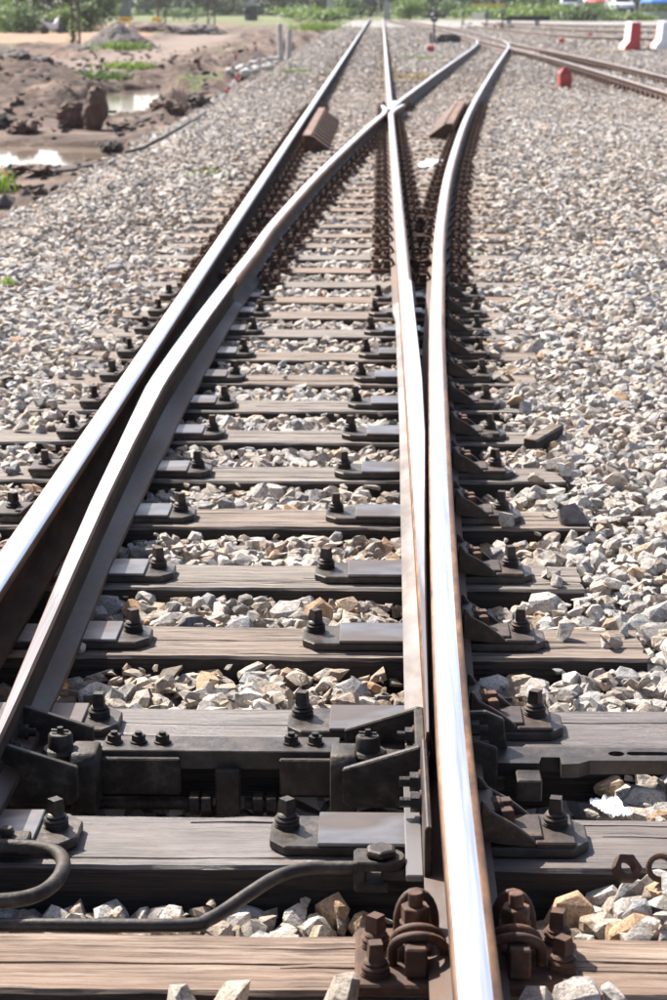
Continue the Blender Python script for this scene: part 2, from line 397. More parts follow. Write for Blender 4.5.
LMAT = list(PMAT)
for i_ in (13, 14): LMAT[i_] = 0
LMAT[16] = 2
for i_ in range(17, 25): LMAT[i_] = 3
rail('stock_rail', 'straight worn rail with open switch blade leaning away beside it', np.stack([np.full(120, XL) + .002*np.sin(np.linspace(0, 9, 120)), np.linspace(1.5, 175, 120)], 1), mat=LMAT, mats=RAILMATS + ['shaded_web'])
rail('stock_rail', 'gently curving polished rail with rusty braces bolted along its outer side', rs_path)
# straight closure rail: runs from the blade heel to the crossing, then bends out as the crossing's wing
HEEL = 10.35; FY = 27.4
yy = ys(HEEL, 26.2, .4)
wing = [(XS, y) for y in yy] + [(XS + .012, 26.6), (XS + .035, 27.0), (XS + .075, 27.5), (XS + .12, 28.0), (XS + .18, 28.55)]
rail('closure_rail', 'rail leading straight from the closed blade into the crossing frog', wing)
yy = ys(HEEL, 26.1, .4)
wing2 = [(float(XD(y)), y) for y in yy] + [(float(XD(26.1)) + .018, 26.5), (float(XD(26.1)) + .03, 27.0), (float(XD(26.1)) + .028, 27.5), (float(XD(26.1)) + .0, 28.3)]
rail('closure_rail', 'curving rail leading from the open blade into the crossing frog', wing2)
# crossing vee and the two rails behind it
frog = thing('crossing_frog', 'steel crossing vee with flared wings where two rails cut across each other', 'crossing', (XS, 27.5, 0))
def fbuild(mb, name, mats, **kw):
    o = mb.build(name, mats, frog, **kw); o.location = (-XS, -27.5, 0); return o
mb = MB(); vy = [27.35, 27.7, 28.2, 28.8, 29.6]
for a, b in zip(vy[:-1], vy[1:]):
    pass
vs = []; tops = []
for y in vy:
    l_ = XS - .033; r_ = max(l_ + .018, float(XD(y)) + .03); zt = .158 - .006*(y == vy[0])
    vs += [(l_, y, .03), (l_, y, zt), (r_, y, zt), (r_, y, .03)]
fs = [(0, 1, 2, 3)]; ms = [1]
for i in range(len(vy)-1):
    for j in range(4): fs.append((i*4+j, i*4+(j+1) % 4, i*4+4+(j+1) % 4, i*4+4+j)); ms.append([1, 0, 1, 1][j])
fs.append(tuple(range(len(vs)-1, len(vs)-5, -1))); ms.append(1)
mb.add(vs, fs, ms); fbuild(mb, 'vee_nose', RAILMATS, bevel=.004)
for y in (26.5, 27.1, 28.9):
    mb = MB(); mb.box(((XS + float(XD(y)))/2 + .0, y, .075), (.12, .16, .06)); fbuild(mb, 'spacer_block', 'brown_iron', bevel=.006)
rail('straight_rail', 'rail carrying the straight route on beyond the crossing vee', [(XS, y) for y in ys(29.6, 175, 1.5)])
rail('diverging_rail', 'rail carrying the diverging route away from the crossing vee', [(float(XD(y)), y) for y in ys(29.6, 66, 1.0)] + [(3.50, 68.5), (3.72, 72.5), (3.84, 76)])

# switch blades: planed towards the toe, wide foot on the inner side
def blade(path_x, y0, y1, width, side, foot, name, label, htop, cut=1.0, footmat='blade_foot_steel'):
    """side = +1: foot and gauge face to the right (left blade); -1 mirrored"""
    st = np.concatenate([np.linspace(y0, y0+.6, 7), np.linspace(y0+.75, y1-.35, 30), np.linspace(y1-.25, y1, 4)])
    profs = []; path = []
    for y in st:
        w = width(y); h = htop(y); fo = foot(y); e = .035           # e: gauge face offset from centreline
        hb = max(.02, h-.036)
        bk = e - w                                                   # planed back face
        fb = max(-.062, bk - .012 if y > 7.5 else bk - .004)
        wb = max(-.012, bk + .002) if w > .03 else bk
        p = [(fb, 0), (fb, .013), (wb, .024), (wb, h-.05), (bk, h-.036), (bk, h-.006), (bk + min(.004, w*.2), h), (e - min(.006, w*.3), h), (e-.001, h-.007), (e, h-.034), (.020, h-.048), (.014, .05), (.022, .032), (.045, .022), (fo, .016), (fo, 0)]
        if side < 0: p = [(-a, b) for a, b in p][::-1]
        profs.append(p); path.append((path_x(y), y))
    # profile edges: 6 is the head top on the left blade (mirrored index below)
    n = 16; mat = [1]*n
    if side > 0: mat[6] = 0; mat[5] = 2; mat[7] = 2; mat[8] = 4; mat[12] = 3; mat[13] = 3; mat[14] = 3; mat[9] = 4; mat[10] = 4; mat[11] = 4
    else:
        f = lambda j: (n-2-j) % n
        mat[f(6)] = 0; mat[f(5)] = 2; mat[f(7)] = 2; mat[f(8)] = 2; mat[f(12)] = 3; mat[f(13)] = 3; mat[f(14)] = 3; mat[f(9)] = 4; mat[f(10)] = 4; mat[f(11)] = 4
    t = thing(name, label, 'switch blade', (path[0][0], y0, RAIL_Z))
    mb = MB(); sweep(mb, np.array(path), profs, mat, RAIL_Z)
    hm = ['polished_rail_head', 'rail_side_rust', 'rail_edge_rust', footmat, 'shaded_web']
    # dull head near the toe
    me_m = []
    per = n
    for fi in range(len(mb.f)):
        stn = fi//per
        if stn < len(st)-1 and mb.m[fi] == 0 and False: mb.m[fi] = 5
    o = mb.build('blade_rail', ['blade_head'] + hm[1:] + ['dull_blade_head'], t, smooth=32)
    o.location = (-path[0][0], -y0, -RAIL_Z)
    return t
wl = lambda y: float(np.interp(y, [3.45, 4.0, 5.0, 6.4, 7.35, 20], [.012, .028, .043, .054, .07, .07]))
wr = lambda y: float(np.interp(y, [3.7, 3.9, 4.4, 5.0, 6.6, 7.6, 20], [.006, .010, .017, .026, .060, .07, .07]))
ht = lambda y: float(np.interp(y, [3.5, 4.2, 5.0, 6.5], [.118, .128, .136, .1396]))
lf = lambda y: float(np.interp(y, [3.4, 4.5, 5.4, 7.0, 8.1, 9.95, 10.1, 10.4], [.044, .064, .066, .088, .088, .068, .0625, .0625]))
left_blade = blade(lambda y: float(XD(y)), 3.45, HEEL, wl, 1, lf, 'point_rail', 'open switch blade standing clear of the straight stock rail', ht, 5.3, 'oily_foot_steel')
rf = lambda y: float(np.interp(y, [3.8, 5.0, 6.2, 7.2, 9.9, 10.1, 10.4], [.072, .067, .061, .054, .050, .0625, .0625]))
right_blade = blade(lambda y: float(np.interp(y, [3.8, 5, 7, 10.35], [.545, .5445, .543, XS])), 3.80, HEEL, wr, -1, rf, 'point_rail', 'closed switch blade pressed tight against the curving stock rail', ht, 5.0)

def hexbolt(mb, p, d, r=.017, h=.014, stud=.012, mi=0):
    """hex nut with a stub of bolt, on surface point p, pointing along d"""
    p = Vector(p); d = Vector(d).normalized()
    mb.cyl(p, p + d*.004, r*1.25, 14, mi); mb.cyl(p + d*.004, p + d*(.004+h), r, 6, mi); mb.cyl(p + d*(.004+h), p + d*(.004+h+stud), r*.52, 10, mi)
def sub(mb, name, mats, parent, **kw):
    """part given in world coordinates under an Empty"""
    o = mb.build(name, mats, parent, **kw)
    o.matrix_parent_inverse = Matrix.Identity(4)
    M = Matrix.Translation(parent.location) @ Euler(parent.rotation_euler).to_matrix().to_4x4()
    o.matrix_basis = M.inverted(); return o
def subsub(mb, name, mats, part, **kw):
    o = mb.build(name, mats, part, **kw); o.matrix_basis = Matrix.Identity(4); return o
# toe plate bolted along the closed blade tip
mb = MB(); mb.prism([(.500, .03), (.513, .03), (.513, .125), (.504, .128), (.500, .12)], 'y', 3.36, 3.80)
tp = sub(mb, 'toe_plate', 'brown_iron', right_blade, bevel=.002)
for y in (3.74, 3.635):
    mb = MB(); hexbolt(mb, (.500, y, .062), (-1, 0, 0), .019, .017, .020); subsub(mb, 'hex_bolt', 'greased_iron', tp, smooth=35)

mb = MB(); mb.box((.4835, 3.60, .0275), (.031, .47, .013)); sub(mb, 'foot_strip', 'blade_foot_steel', right_blade, bevel=.002)
# ------------------------------------------------------------------ fastenings
def spike_mesh(name, mat, rz=0.0, hgt=1.0):
    mb = MB()
    mb.lathe([(.027, 0), (.027, .005), (.024, .006)], n=16)
    for z in (.010, .020):
        mb.tube([(.021*math.cos(a), .021*math.sin(a), z + .0015*math.sin(a)) for a in np.linspace(0, 2*math.pi, 17)[:-1]], .0058, 7, closed=True)
    mb.lathe([(.017, .004), (.020, .026), (.022, .029), (.0185, .034), (.0135, .037)], n=14)
    mb.box((0, 0, .037+.0165*hgt), (.028, .028, .035*hgt), rz=rz, taper=.84)
    return mb.mesh(name, mat, bevel=.0, smooth=40)
SPK = {}
for nm, mt in (('grease', 'greased_iron'), ('brown', 'brown_iron'), ('rust', 'clip_rust')):
    SPK[nm] = [spike_mesh('screw_spike_' + nm, mt, rz) for rz in (.15, .9, 1.3, .5)]
def put(me, name, parent, loc, rz=0.0, sc=None):
    o = link(name, me, parent); o.location = loc; o.rotation_euler = (0, 0, rz)
    if name == 'screw_spike': o.scale = (.90, .90, .78)
    if sc: o.scale = sc
    return o
def plate_mesh(name, xi, xo, w, mats, s):
    """slide plate; xi inner end, xo outer end (signed from rail seat), raised slide surface"""
    mb = MB(); h = w/2; c = .03
    a, b = (xi, xo) if xi < xo else (xo, xi)
    mb.prism([(a + c, -h), (b - c, -h), (b, -h + c*1.2), (b, h - c*1.2), (b - c, h), (a + c, h), (a, h - c*1.2), (a, -h + c*1.2)], 'z', 0.0, .0195)
    return mb.mesh(name, mats, bevel=.003)
PL_L = plate_mesh('plate_left', -.24, .362, .150, 'plate_iron', 1)
PL_R = plate_mesh('plate_right', -.345, .245, .150, 'plate_iron', 1)
def slide_mesh(x0, x1):
    mb = MB(); mb.box(((x0+x1)/2, .004, .0105+.0125), (abs(x1-x0), .138, .0105)); mb.prism([(x0, -.066), (x1, -.066), (x1, -.078), (x0, -.078)], 'z', .004, .0262)
    mb2 = MB(); mb2.box(((x0+x1)/2, 0, .0232), (abs(x1-x0), .152, .0075)); return mb2.mesh('slide_surface', 'slide_surface', bevel=.002)
SL_L = slide_mesh(.078, .285); SL_R = slide_mesh(-.255, -.078)
def brace_mesh():
    """cast rail brace, rail at x=0 side, reaching out in +x"""
    mb = MB(); t = .014
    arc = [(.043, .028)] + [(.043, .105), (.050, .106)] + [(.05 + .105*u, .104 - .085*(u**.62) + .014*math.sin(math.pi*u)) for u in np.linspace(.12, 1, 9)] + [(.158, .012)]
    for y in (-.067, .053): mb.prism(arc, 'y', y, y + t)
    mb.box((.100, 0, .026), (.12, .108, .018)); mb.box((.055, 0, .055), (.030, .108, .06)); mb.box((.182, 0, .022), (.075, .14, .014))
    return mb.mesh('rail_brace', 'brown_iron', bevel=.003)
BR = brace_mesh()
def bracebolts():
    mb = MB()
    for y in (-.022, .026): mb.box((.093, y, .055), (.024, .024, .042), rz=.2); mb.lathe([(.018, 0), (.018, .006)], (.093, y, .034), 12)
    mb.cyl((.03, 0, .070), (.088, 0, .070), .011, 10); mb.cyl((.066, 0, .070), (.083, 0, .070), .021, 6)
    return mb.mesh('brace_bolts', 'clip_rust', bevel=.0015)
BB = bracebolts()
# sprung clip fastening, detailed: rail at x=0, reaching in +x
def clip_meshes():
    mb = MB(); mb.box((.082, -.055, .045), (.035, .055, .05)); mb.box((.084, .03, .03), (.055, .10, .022)); mb.cyl((.082, .035, .03), (.082, .035, .066), .021, 14)
    blk = mb.mesh('clip_block', 'clip_rust', bevel=.003)
    sp = []
    def arch(cx, cy, r, z0, hh, tilt, n=13, leg=.025):
        pts = [(cx - r, cy, z0 - leg)]
        for a in np.linspace(math.pi, 0, n): pts.append((cx + r*math.cos(a), cy + tilt*math.sin(a), z0 + hh*math.sin(a)))
        pts.append((cx + r, cy, z0 - leg)); return pts
    for a_ in ((.080, .066, .030, .050, .046, .012), (.078, .002, .038, .045, .030, -.014), (.078, -.030, .042, .045, .034, -.022)):
        mb = MB(); mb.tube(arch(*a_), .0084, 8); sp.append(mb.mesh('spring_clip', 'clip_rust', smooth=50))
    mb = MB(); mb.cyl((.082, .035, .060), (.082, .035, .066), .026, 16); mb.cyl((.082, .035, .066), (.082, .035, .092), .0245, 6); mb.cyl((.082, .035, .092), (.082, .035, .116), .0125, 12)
    nt_ = mb.mesh('clip_nut', 'clip_rust', bevel=.0015)
    return blk, sp, nt_
CBLK, CSPR, CNUT = clip_meshes()
def far_fastening():
    """both sides of one rail seat, simplified"""
    mb = MB(); mb.box((0, 0, .010), (.36, .20, .018))
    for s in (-1, 1):
        mb.box((s*.085, -.03, .042), (.04, .06, .045)); mb.cyl((s*.085, .03, .02), (s*.085, .03, .085), .021, 6); mb.cyl((s*.085, .03, .085), (s*.085, .03, .108), .011, 6)
        mb.tube([(s*.045, -.01, .04), (s*.06, -.02, .07), (s*.10, -.02, .075), (s*.125, -.01, .03)], .009, 5)
        for y in (-.045, .05):
            mb.cyl((s*.145, y, .018), (s*.145, y, .042), .024, 8); mb.box((s*.145, y, .055), (.026, .026, .03))
    return mb.mesh('rail_fastening', 'clip_rust', smooth=30)
FAST = far_fastening()
def spread_fastening():
    mb = MB(); mb.box((0, 0, .010), (.30, .18, .018))
    for s in (-1, 1): mb.box((s*.09, 0, .045), (.06, .13, .06)); mb.box((s*.10, .02, .08), (.03, .03, .04))
    return mb.mesh('rail_fastening_low', 'clip_rust')
FAST_LOW = spread_fastening()

# ------------------------------------------------------------------ sleepers
def timber_mesh(x0, x1, w, h, seed, detail):
    r = random.Random(seed); nx = 46 if detail else 8
    xs = np.linspace(x0, x1, nx+1); rows = [(-w/2, 0), (-w/2 + .006, 0), (-w*.25, 0), (0, 0), (w*.25, 0), (w/2 - .006, 0), (w/2, 0)]
    cr = []
    if detail:
        for i in range(r.choice((4, 5, 6))):
            y = r.uniform(-w*.42, w*.42); c0 = r.uniform(x0 - .3, x1 - .3); c1 = c0 + r.uniform(.4, 1.6); cr.append((y, c0, c1, r.uniform(.006, .02), r.random()*9))
            rows += [(y - .0035, 0), (y, len(cr)), (y + .0035, 0)]
    rows.sort(); ny = len(rows); vs = []; fs = []
    for i, x in enumerate(xs):
        for (y, c) in rows:
            z = .004*float(mnoise.noise((x*3, y*9 + seed*3.1, 1.7))) + .0025*float(mnoise.noise((x*14, y*60, seed)))
            yy_ = y
            edge = abs(y) > w/2 - .001
            if edge: z -= .006 + .008*abs(float(mnoise.noise((x*9, seed*1.3, math.copysign(2, y))))); yy_ += .004*float(mnoise.noise((x*7, seed, y)))
            wob = .004*float(mnoise.noise((x*6, seed*2.2, 5)))
            if detail and not edge: yy_ += wob if abs(y) < w/2 - .02 else 0
            if c:
                _, c0, c1, dp, ph = cr[c-1]; t = min(max((x - c0)/.15, 0), 1)*min(max((c1 - x)/.15, 0), 1); z -= dp*t
            xx = x + (.012*float(mnoise.noise((y*25, seed, i))) if i in (0, nx) else 0)
            vs.append((xx, yy_, z))
    for i in range(nx):
        for j in range(ny-1): a = i*ny + j; fs.append((a, a+ny, a+ny+1, a+1))
    b = len(vs)
    for i, x in enumerate(xs): vs += [(x, -w/2, -h), (x, w/2, -h)]
    for i in range(nx):
        fs += [(i*ny, b+i*2, b+i*2+2, (i+1)*ny), (i*ny+ny-1, (i+1)*ny+ny-1, b+i*2+3, b+i*2+1), (b+i*2, b+i*2+1, b+i*2+3, b+i*2+2)]
    fs += [tuple([j for j in range(ny)] + [b+1, b]), tuple([nx*ny + j for j in range(ny-1, -1, -1)] + [b+nx*2, b+nx*2+1])]
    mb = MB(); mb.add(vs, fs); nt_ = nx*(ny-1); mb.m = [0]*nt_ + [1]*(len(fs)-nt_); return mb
SLEEP = []    # (yc, w, x0, x1)
yc_near = [(3.09, .205), (3.593, .235), (4.207, .25), (4.822, .243), (5.412, .235), (6.060, .225), (6.665, .215), (7.272, .225), (7.848, .235), (8.423, .235), (9.004, .225), (9.650, .235), (10.23, .235), (10.78, .22)]
rend = {0: 1.5, 1: 1.62, 2: 1.75, 3: 1.06, 4: .965, 5: 1.045, 6: 1.02, 7: .985, 8: .99}
y = 11.37; k_ = len(yc_near)
while y < 46: yc_near.append((y, .215 + .02*random.random())); y += .6 + random.uniform(-.03, .03)
for i, (yc, w) in enumerate(yc_near):
    x1 = rend.get(i, max(.97 + random.uniform(-.03, .05), float(XR(yc)) + .42 + random.uniform(-.04, .05)))
    SLEEP.append((yc, w, -.96 + random.uniform(-.025, .025), x1))
woods = ['weathered_timber', 'brown_timber', 'grey_timber']
na = nb = 0
for i, (yc, w, x0, x1) in enumerate(SLEEP):
    det = yc < 9.2
    if i == 0: lab = 'cracked brown timber sleeper carrying rusty sprung clips in front of the bent rod'
    elif i == 1: lab = 'oil-darkened timber sleeper between the throw rod and the stretcher bar'
    elif i == 2: lab = 'grease-stained timber sleeper with the stretcher bar lying along its front edge'
    elif yc < 10.9: na += 1; lab = 'weathered timber sleeper with slide plates, %s one beyond the stretcher bar sleeper' % ORD[na-1]
    else: nb += 1; lab = 'old timber sleeper with rusty rail clips, %s one beyond the last slide plates' % (ORD[nb-1] if nb <= 40 else str(nb) + 'th')
    t = thing('timber_sleeper', lab, 'sleeper', (0, yc, 0), R(random.uniform(-.35, .35)) if i > 3 else 0, 'timber sleepers of the turnout')
    mt = 'brown_timber' if i == 0 else 'oiled_timber' if i in (1, 2) else random.choice(woods)
    timber_mesh(x0, x1, w, .15, i+1, det).build('timber', [mt, 'shaded_creosote_timber'], t, smooth=30 if det else None)
    fin = 'grease' if i < 4 else 'brown'
    if i == 0:
        for xr in (XL - .02, .562):
            mb = MB(); mb.prism([(-.175, -.105), (.173, -.105), (.178, -.098), (.178, .10), (.173, .107), (-.175, .107), (-.18, .10), (-.18, -.098)], 'z', .001, .019)
            p = mb.build('base_plate', 'clip_rust', t, bevel=.004); p.location = (xr, -.01, 0)
            for s in (-1, 1):
                for j, (xx, yy_) in enumerate(((.147, -.045), (.147, .055))): put(SPK['rust'][(j + (s > 0)) % 4], 'screw_spike', p, (s*xx + (.006 if s > 0 else 0), yy_ - (.02 if s < 0 else -.005), .019))
                for nm, me in (('clip_block', CBLK), ('spring_clip', CSPR[0]), ('spring_clip', CSPR[1]), ('spring_clip', CSPR[2]), ('clip_nut', CNUT)): put(me, nm, p, (0, 0, 0), sc=(s, 1, 1))
    elif yc < 10.9:
        xr = float(XR(yc))
        # left side plate
        p = link('slide_plate', PL_L, t); p.location = (XL + .02, 0, .001)
        put(SL_L, 'slide_surface', p, (0, 0, 0)); put(SPK[fin][i % 4], 'screw_spike', p, (.335 - .02, .01 + random.uniform(-.01, .01), .0195), random.uniform(-.4, .4))
        put(SPK['brown'][(i+1) % 4], 'screw_spike', p, (-.195, .01, .0195), random.uniform(-.4, .4))
        put(BR, 'rail_brace', p, (-.02, 0, 0), sc=(-1, 1, 1)); put(BB, 'brace_bolts', p, (-.02, 0, 0), sc=(-1, 1, 1))
        p = link('slide_plate', PL_R, t); p.location = (xr, 0, .001)
        so_ = put(SL_R, 'slide_surface', p, (0, 0, 0))
        put(SPK[fin][(i+2) % 4], 'screw_spike', p, (-.315, .02 + random.uniform(-.01, .01), .0195), random.uniform(-.4, .4))
        put(BR, 'rail_brace', p, (0, 0, 0)); put(BB, 'brace_bolts', p, (0, 0, 0)); put(SPK['brown'][(i+3) % 4], 'screw_spike', p, (.187, .015, .029), random.uniform(-.4, .4))
    else:
        seats = [XL, float(XR(yc))] + ([XS] if abs(XS - float(XR(yc))) > .2 else []) + ([float(XD(yc))] if abs(float(XD(yc)) - XS) > .16 else [])
        for xr in seats if yc < 31 else []: put(FAST, 'rail_fastening', t, (xr, 0, .001))

# check rails beside the stock rails, opposite the frog
def check_rail(fx, y0, y1, s, label):
    t = thing('check_rail', label, 'check rail', (fx(y0), y0, 0))
    p = [(fx(y), y) for y in ys(y0, y1, .5)]
    mb = MB(); pr = [(-.075, .03), (-.075, .185), (.01, .185), (.01, .165), (-.055, .165), (-.055, .03)]
    if s < 0: pr = [(-a, b) for a, b in pr][::-1]
    sweep(mb, np.array(p), pr, [0]*6, 0); mb.m = [0]*len(mb.m)
    o = sub(mb, 'guard_bar', 'rail_edge_rust', t, bevel=.003)
    for y in np.arange(y0 + .12, y1, .5):
        x = fx(y); mb = MB(); q = [(x - s*.054, .02), (x - s*.054, .164), (x + s*.012, .164), (x + s*.03, .175), (x + s*.20, .05), (x + s*.20, .02)]
        mb.prism(q if s > 0 else q[::-1], 'y', y - .09, y + .09); sub(mb, 'brace_rib', 'clip_rust', t, bevel=.004)
check_rail(lambda y: XL + .205, 21.5, 27.1, 1, 'ribbed check rail inside the straight stock rail opposite the frog')
check_rail(lambda y: float(XR(y)) - .19, 23.6, 29.0, -1, 'ribbed check rail inside the curving stock rail opposite the frog')
# ------------------------------------------------------------------ stretcher bar and its brackets, between the blades
st = thing('stretcher_bar', 'greasy iron stretcher bar with bolted splice joining the two switch blades', 'stretcher bar', (.1, 4.0, -.1))
mb = MB(); mb.box((-.09, 3.998, -.028), (.20, .028, .078)); sub(mb, 'left_bar', 'greased_iron', st, bevel=.003)
mb = MB(); mb.box((.29, 3.998, -.028), (.15, .028, .078)); sub(mb, 'right_bar', 'greased_iron', st, bevel=.003)
mb = MB(); mb.prism([(4.004, -.018), (4.004, .0225), (4.092, .0225), (4.092, .0125), (4.0145, .0125), (4.0145, -.018)], 'x', -.155, .338)
spl = sub(mb, 'splice_angle', 'plate_iron', st, bevel=.002)
for x in (-.133, -.082, -.032, .237, .287):
    mb = MB(); hexbolt(mb, (x, 4.052, .0226), (0, 0, 1), .0145, .013, .007); subsub(mb, 'hex_bolt', 'greased_iron', spl, smooth=35)
mb = MB(); mb.box((.108, 3.994, -.062), (.052, .019, .10)); sub(mb, 'strap', 'greased_iron', st, bevel=.003)
mb = MB(); mb.cyl((-.60, 4.035, -.105), (.03, 4.035, -.105), .0145, 14); mb.cyl((.14, 4.035, -.105), (.245, 4.035, -.105), .0125, 12)
for i in range(9): mb.tube([(.213 + i*.0036, 4.035 + .0135*math.cos(a), -.105 + .0135*math.sin(a)) for a in np.linspace(0, 2*math.pi, 11)[:-1]], .0012, 4, closed=True)
rod = sub(mb, 'adjusting_rod', 'greased_iron', st, smooth=40)
for x in (.035, .060, .168, .196):
    mb = MB(); mb.cyl((x - .011, 4.035, -.105), (x + .011, 4.035, -.105), .026, 6); subsub(mb, 'adjusting_nut', 'greased_iron', rod, bevel=.002)
def bracket(xb, s, nm):
    """cast bracket between a blade (at xb) and the bar; s = direction towards the track centre"""
    mb = MB()
    g = [(xb, -.035), (xb, .092), (xb + s*.014, .094), (xb + s*.165, .045), (xb + s*.165, -.022), (xb + s*.15, -.035)]
    for y0 in (3.842, 4.072): mb.prism(g if s > 0 else g[::-1], 'y', y0, y0 + .018)
    mb.box((xb + s*.010, 3.966, .03), (.020, .246, .125)); mb.box((xb + s*.085, 3.966, .008), (.150, .214, .020))
    p = sub(mb, nm, 'greased_iron', st, bevel=.003)
    mb = MB(); x = xb + s*.115; mb.lathe([(.040, 0), (.040, .022), (.035, .028), (.026, .029), (.025, .055), (.022, .059), (.007, .060), (.006, .072)], (x, 3.955, .018), 18)
    mb.cyl((x - .018, 3.955, .083), (x + .018, 3.95, .083), .003, 6); subsub(mb, 'pivot_pin', 'greased_iron', p, smooth=35)
    mb = MB(); c = xb + s*.165; mb.prism([(3.895, -.075), (3.895, .030), (3.912, .050), (3.985, .050), (4.010, .03), (4.010, -.06), (3.99, -.08), (3.915, -.08)], 'x', c - .026, c + .028)
    subsub(mb, 'link_jaw', 'greased_iron', p, bevel=.006, seg=2, smooth=40)
    for y in (4.015, 3.905):
        mb = MB(); hexbolt(mb, (xb + s*.020, y, .056), (s, 0, 0), .017, .015, .016); subsub(mb, 'hex_bolt', 'greased_iron', p, smooth=35)
    mb = MB(); mb.box((xb + s*.058, 3.975, .0195), (.028, .040, .004)); subsub(mb, 'cast_mark', 'greased_iron', p, bevel=.001)
bracket(-.345, 1, 'left_bracket'); bracket(.512, -1, 'right_bracket')

# throw rod with fork end, in front of the oily sleeper
tr = thing('throw_rod', 'long bent steel rod with fork end pinned to the closed blade tip', 'rod', (.1, 3.3, -.1))
pth = smooth_path([(-.62, 3.215), (-.2, 3.217), (.085, 3.222), (.130, 3.245), (.19, 3.325), (.245, 3.392), (.30, 3.422), (.385, 3.428)], .012)
mb = MB(); mb.tube([(p[0], p[1], .002 + .018*float(sstep(3.23, 3.42, p[1]))) for p in pth], .0122, 12); sub(mb, 'rod', 'plate_iron', tr, smooth=60)
mb = MB(); mb.box((.408, 3.43, .034), (.060, .068, .018)); mb.box((.408, 3.43, -.006), (.060, .068, .018)); mb.box((.386, 3.43, .014), (.022, .063, .0555)); mb.lathe([(.036, 0), (.036, .018)], (.432, 3.43, .025), 18)
fk = sub(mb, 'fork', 'greased_iron', tr, bevel=.003)
mb = MB(); mb.lathe([(.030, 0), (.030, .008), (.026, .015)], (.424, 3.43, .044), 6); subsub(mb, 'fork_pin', 'brown_iron', fk, bevel=.003)
mb = MB(); mb.box((.463, 3.43, .014), (.078, .050, .020)); sub(mb, 'tongue', 'greased_iron', tr, bevel=.003)
ub = thing('bent_bar', 'thick iron bar bent into a loop over the oily sleeper edge', 'bar', (-.25, 3.36, 0))
pp = [(-.62, 3.475), (-.30, 3.475), (-.20, 3.470), (-.158, 3.445), (-.140, 3.392), (-.143, 3.325), (-.165, 3.272), (-.21, 3.245), (-.30, 3.24), (-.62, 3.24)]
mb = MB(); mb.tube([(p[0], p[1], .034) for p in smooth_path(pp, .012)], .0135, 12); sub(mb, 'loop', 'greased_iron', ub, smooth=60)
mb = MB(); mb.box((-.30, 3.512, .03), (.16, .045, .022)); mb.cyl((-.262, 3.512, .04), (-.262, 3.512, .056), .014, 6); sub(mb, 'bar_lug', 'greased_iron', ub, bevel=.003)

# slotted drive bar outside the curved rail
sb = thing('slotted_bar', 'flat iron bar with round hole and oval slot outside the curving rail', 'bar', (.9, 4.0, 0))
bm = bmesh.new()
def loop(pts):
    vs_ = [bm.verts.new((x, y, .022)) for x, y in pts]; return [bm.edges.new((vs_[i], vs_[(i+1) % len(vs_)])) for i in range(len(vs_))]
outer = [(.655, 3.95), (.745, 3.95), (.752, 3.985), (.790, 3.985), (.790, 3.945), (.826, 3.95), (.85, 3.968), (1.30, 3.975), (1.30, 4.045), (.655, 4.045)]
es = loop(outer) + loop([(.908 + .017*math.cos(a), 4.008 + .015*math.sin(a)) for a in np.linspace(0, 2*math.pi, 15)[:-1]])
es += loop([(.972 + (.03 if math.cos(a) > 0 else -.03) + .013*math.cos(a), 4.010 + .011*math.sin(a)) for a in np.linspace(0, 2*math.pi, 17)[:-1]])
bmesh.ops.triangle_fill(bm, use_beauty=True, use_dissolve=False, edges=es)
ex = bmesh.ops.extrude_face_region(bm, geom=list(bm.faces)); bmesh.ops.translate(bm, vec=(0, 0, -.030), verts=[g for g in ex['geom'] if isinstance(g, bmesh.types.BMVert)])
bmesh.ops.recalc_face_normals(bm, faces=bm.faces)
me = bpy.data.meshes.new('bar_plate'); bm.to_mesh(me); bm.free(); me.materials.append(MATS['plate_iron'])
o = link('bar_plate', me, sb); o.location = (-.9, -4.0, 0)
mb = MB(); mb.box((.722, 3.918, -.012), (.05, .075, .045)); sub(mb, 'end_block', 'plate_iron', sb, bevel=.003)
mb = MB(); mb.prism([(.598, -.03), (.598, .10), (.64, .102), (.678, .085), (.685, .03), (.685, -.05)], 'y', 4.03, 4.05); mb.prism([(.60, -.03), (.60, .08), (.66, .06), (.66, -.03)], 'y', 3.93, 3.945); mb.box((.64, 3.99, -.02), (.07, .10, .03))
lg = sub(mb, 'drive_lug', 'greased_iron', sb, bevel=.004)
for x, y, z in ((.604, 3.98, .05), (.604, 4.02, .07)):
    mb = MB(); hexbolt(mb, (x, y, z), (1, 0, 0), .018, .018, .018); subsub(mb, 'hex_bolt', 'greased_iron', lg, smooth=35)

# ------------------------------------------------------------------ loose things on the ballast near the switch
mb = MB(); vs = []; n = 24
for z in (-.010, .010):
    for i in range(n):
        a = 2*math.pi*i/n; ap = (a % (math.pi/3)) - math.pi/6; r = .0235/math.cos(ap); vs.append((r*math.cos(a), r*math.sin(a), z))
    for i in range(n): a = 2*math.pi*i/n; vs.append((.0135*math.cos(a), .0135*math.sin(a), z))
fs = []
for i in range(n):
    j = (i+1) % n; fs += [(2*n+i, 2*n+j, 3*n+j, 3*n+i), (i, n+i, n+j, j), (i, j, 2*n+j, 2*n+i), (n+i, 3*n+i, 3*n+j, n+j)]
mb.add(vs, fs); o = tag(mb.build('hex_nut', 'clip_rust', bevel=.001), 'loose rusty hexagonal nut lying on the stones beside the clip sleeper', 'nut')
o.location = (.858, 3.40, .035); o.rotation_euler = (R(48), R(8), .3)
mb = MB()
for z in (0, .010): mb.tube([(.021*math.cos(a), .021*math.sin(a), z + .004*a/6.28) for a in np.linspace(0, 2*math.pi, 19)[:-1]], .0055, 7, closed=True)
o = tag(mb.build('spring_washer', 'clip_rust', smooth=50), 'loose rusty double spring washer among stones next to the loose nut', 'washer'); o.location = (.920, 3.41, .032); o.rotation_euler = (R(60), R(-20), 0)
mb = timber_mesh(-.10, .10, .05, .045, 77, False)
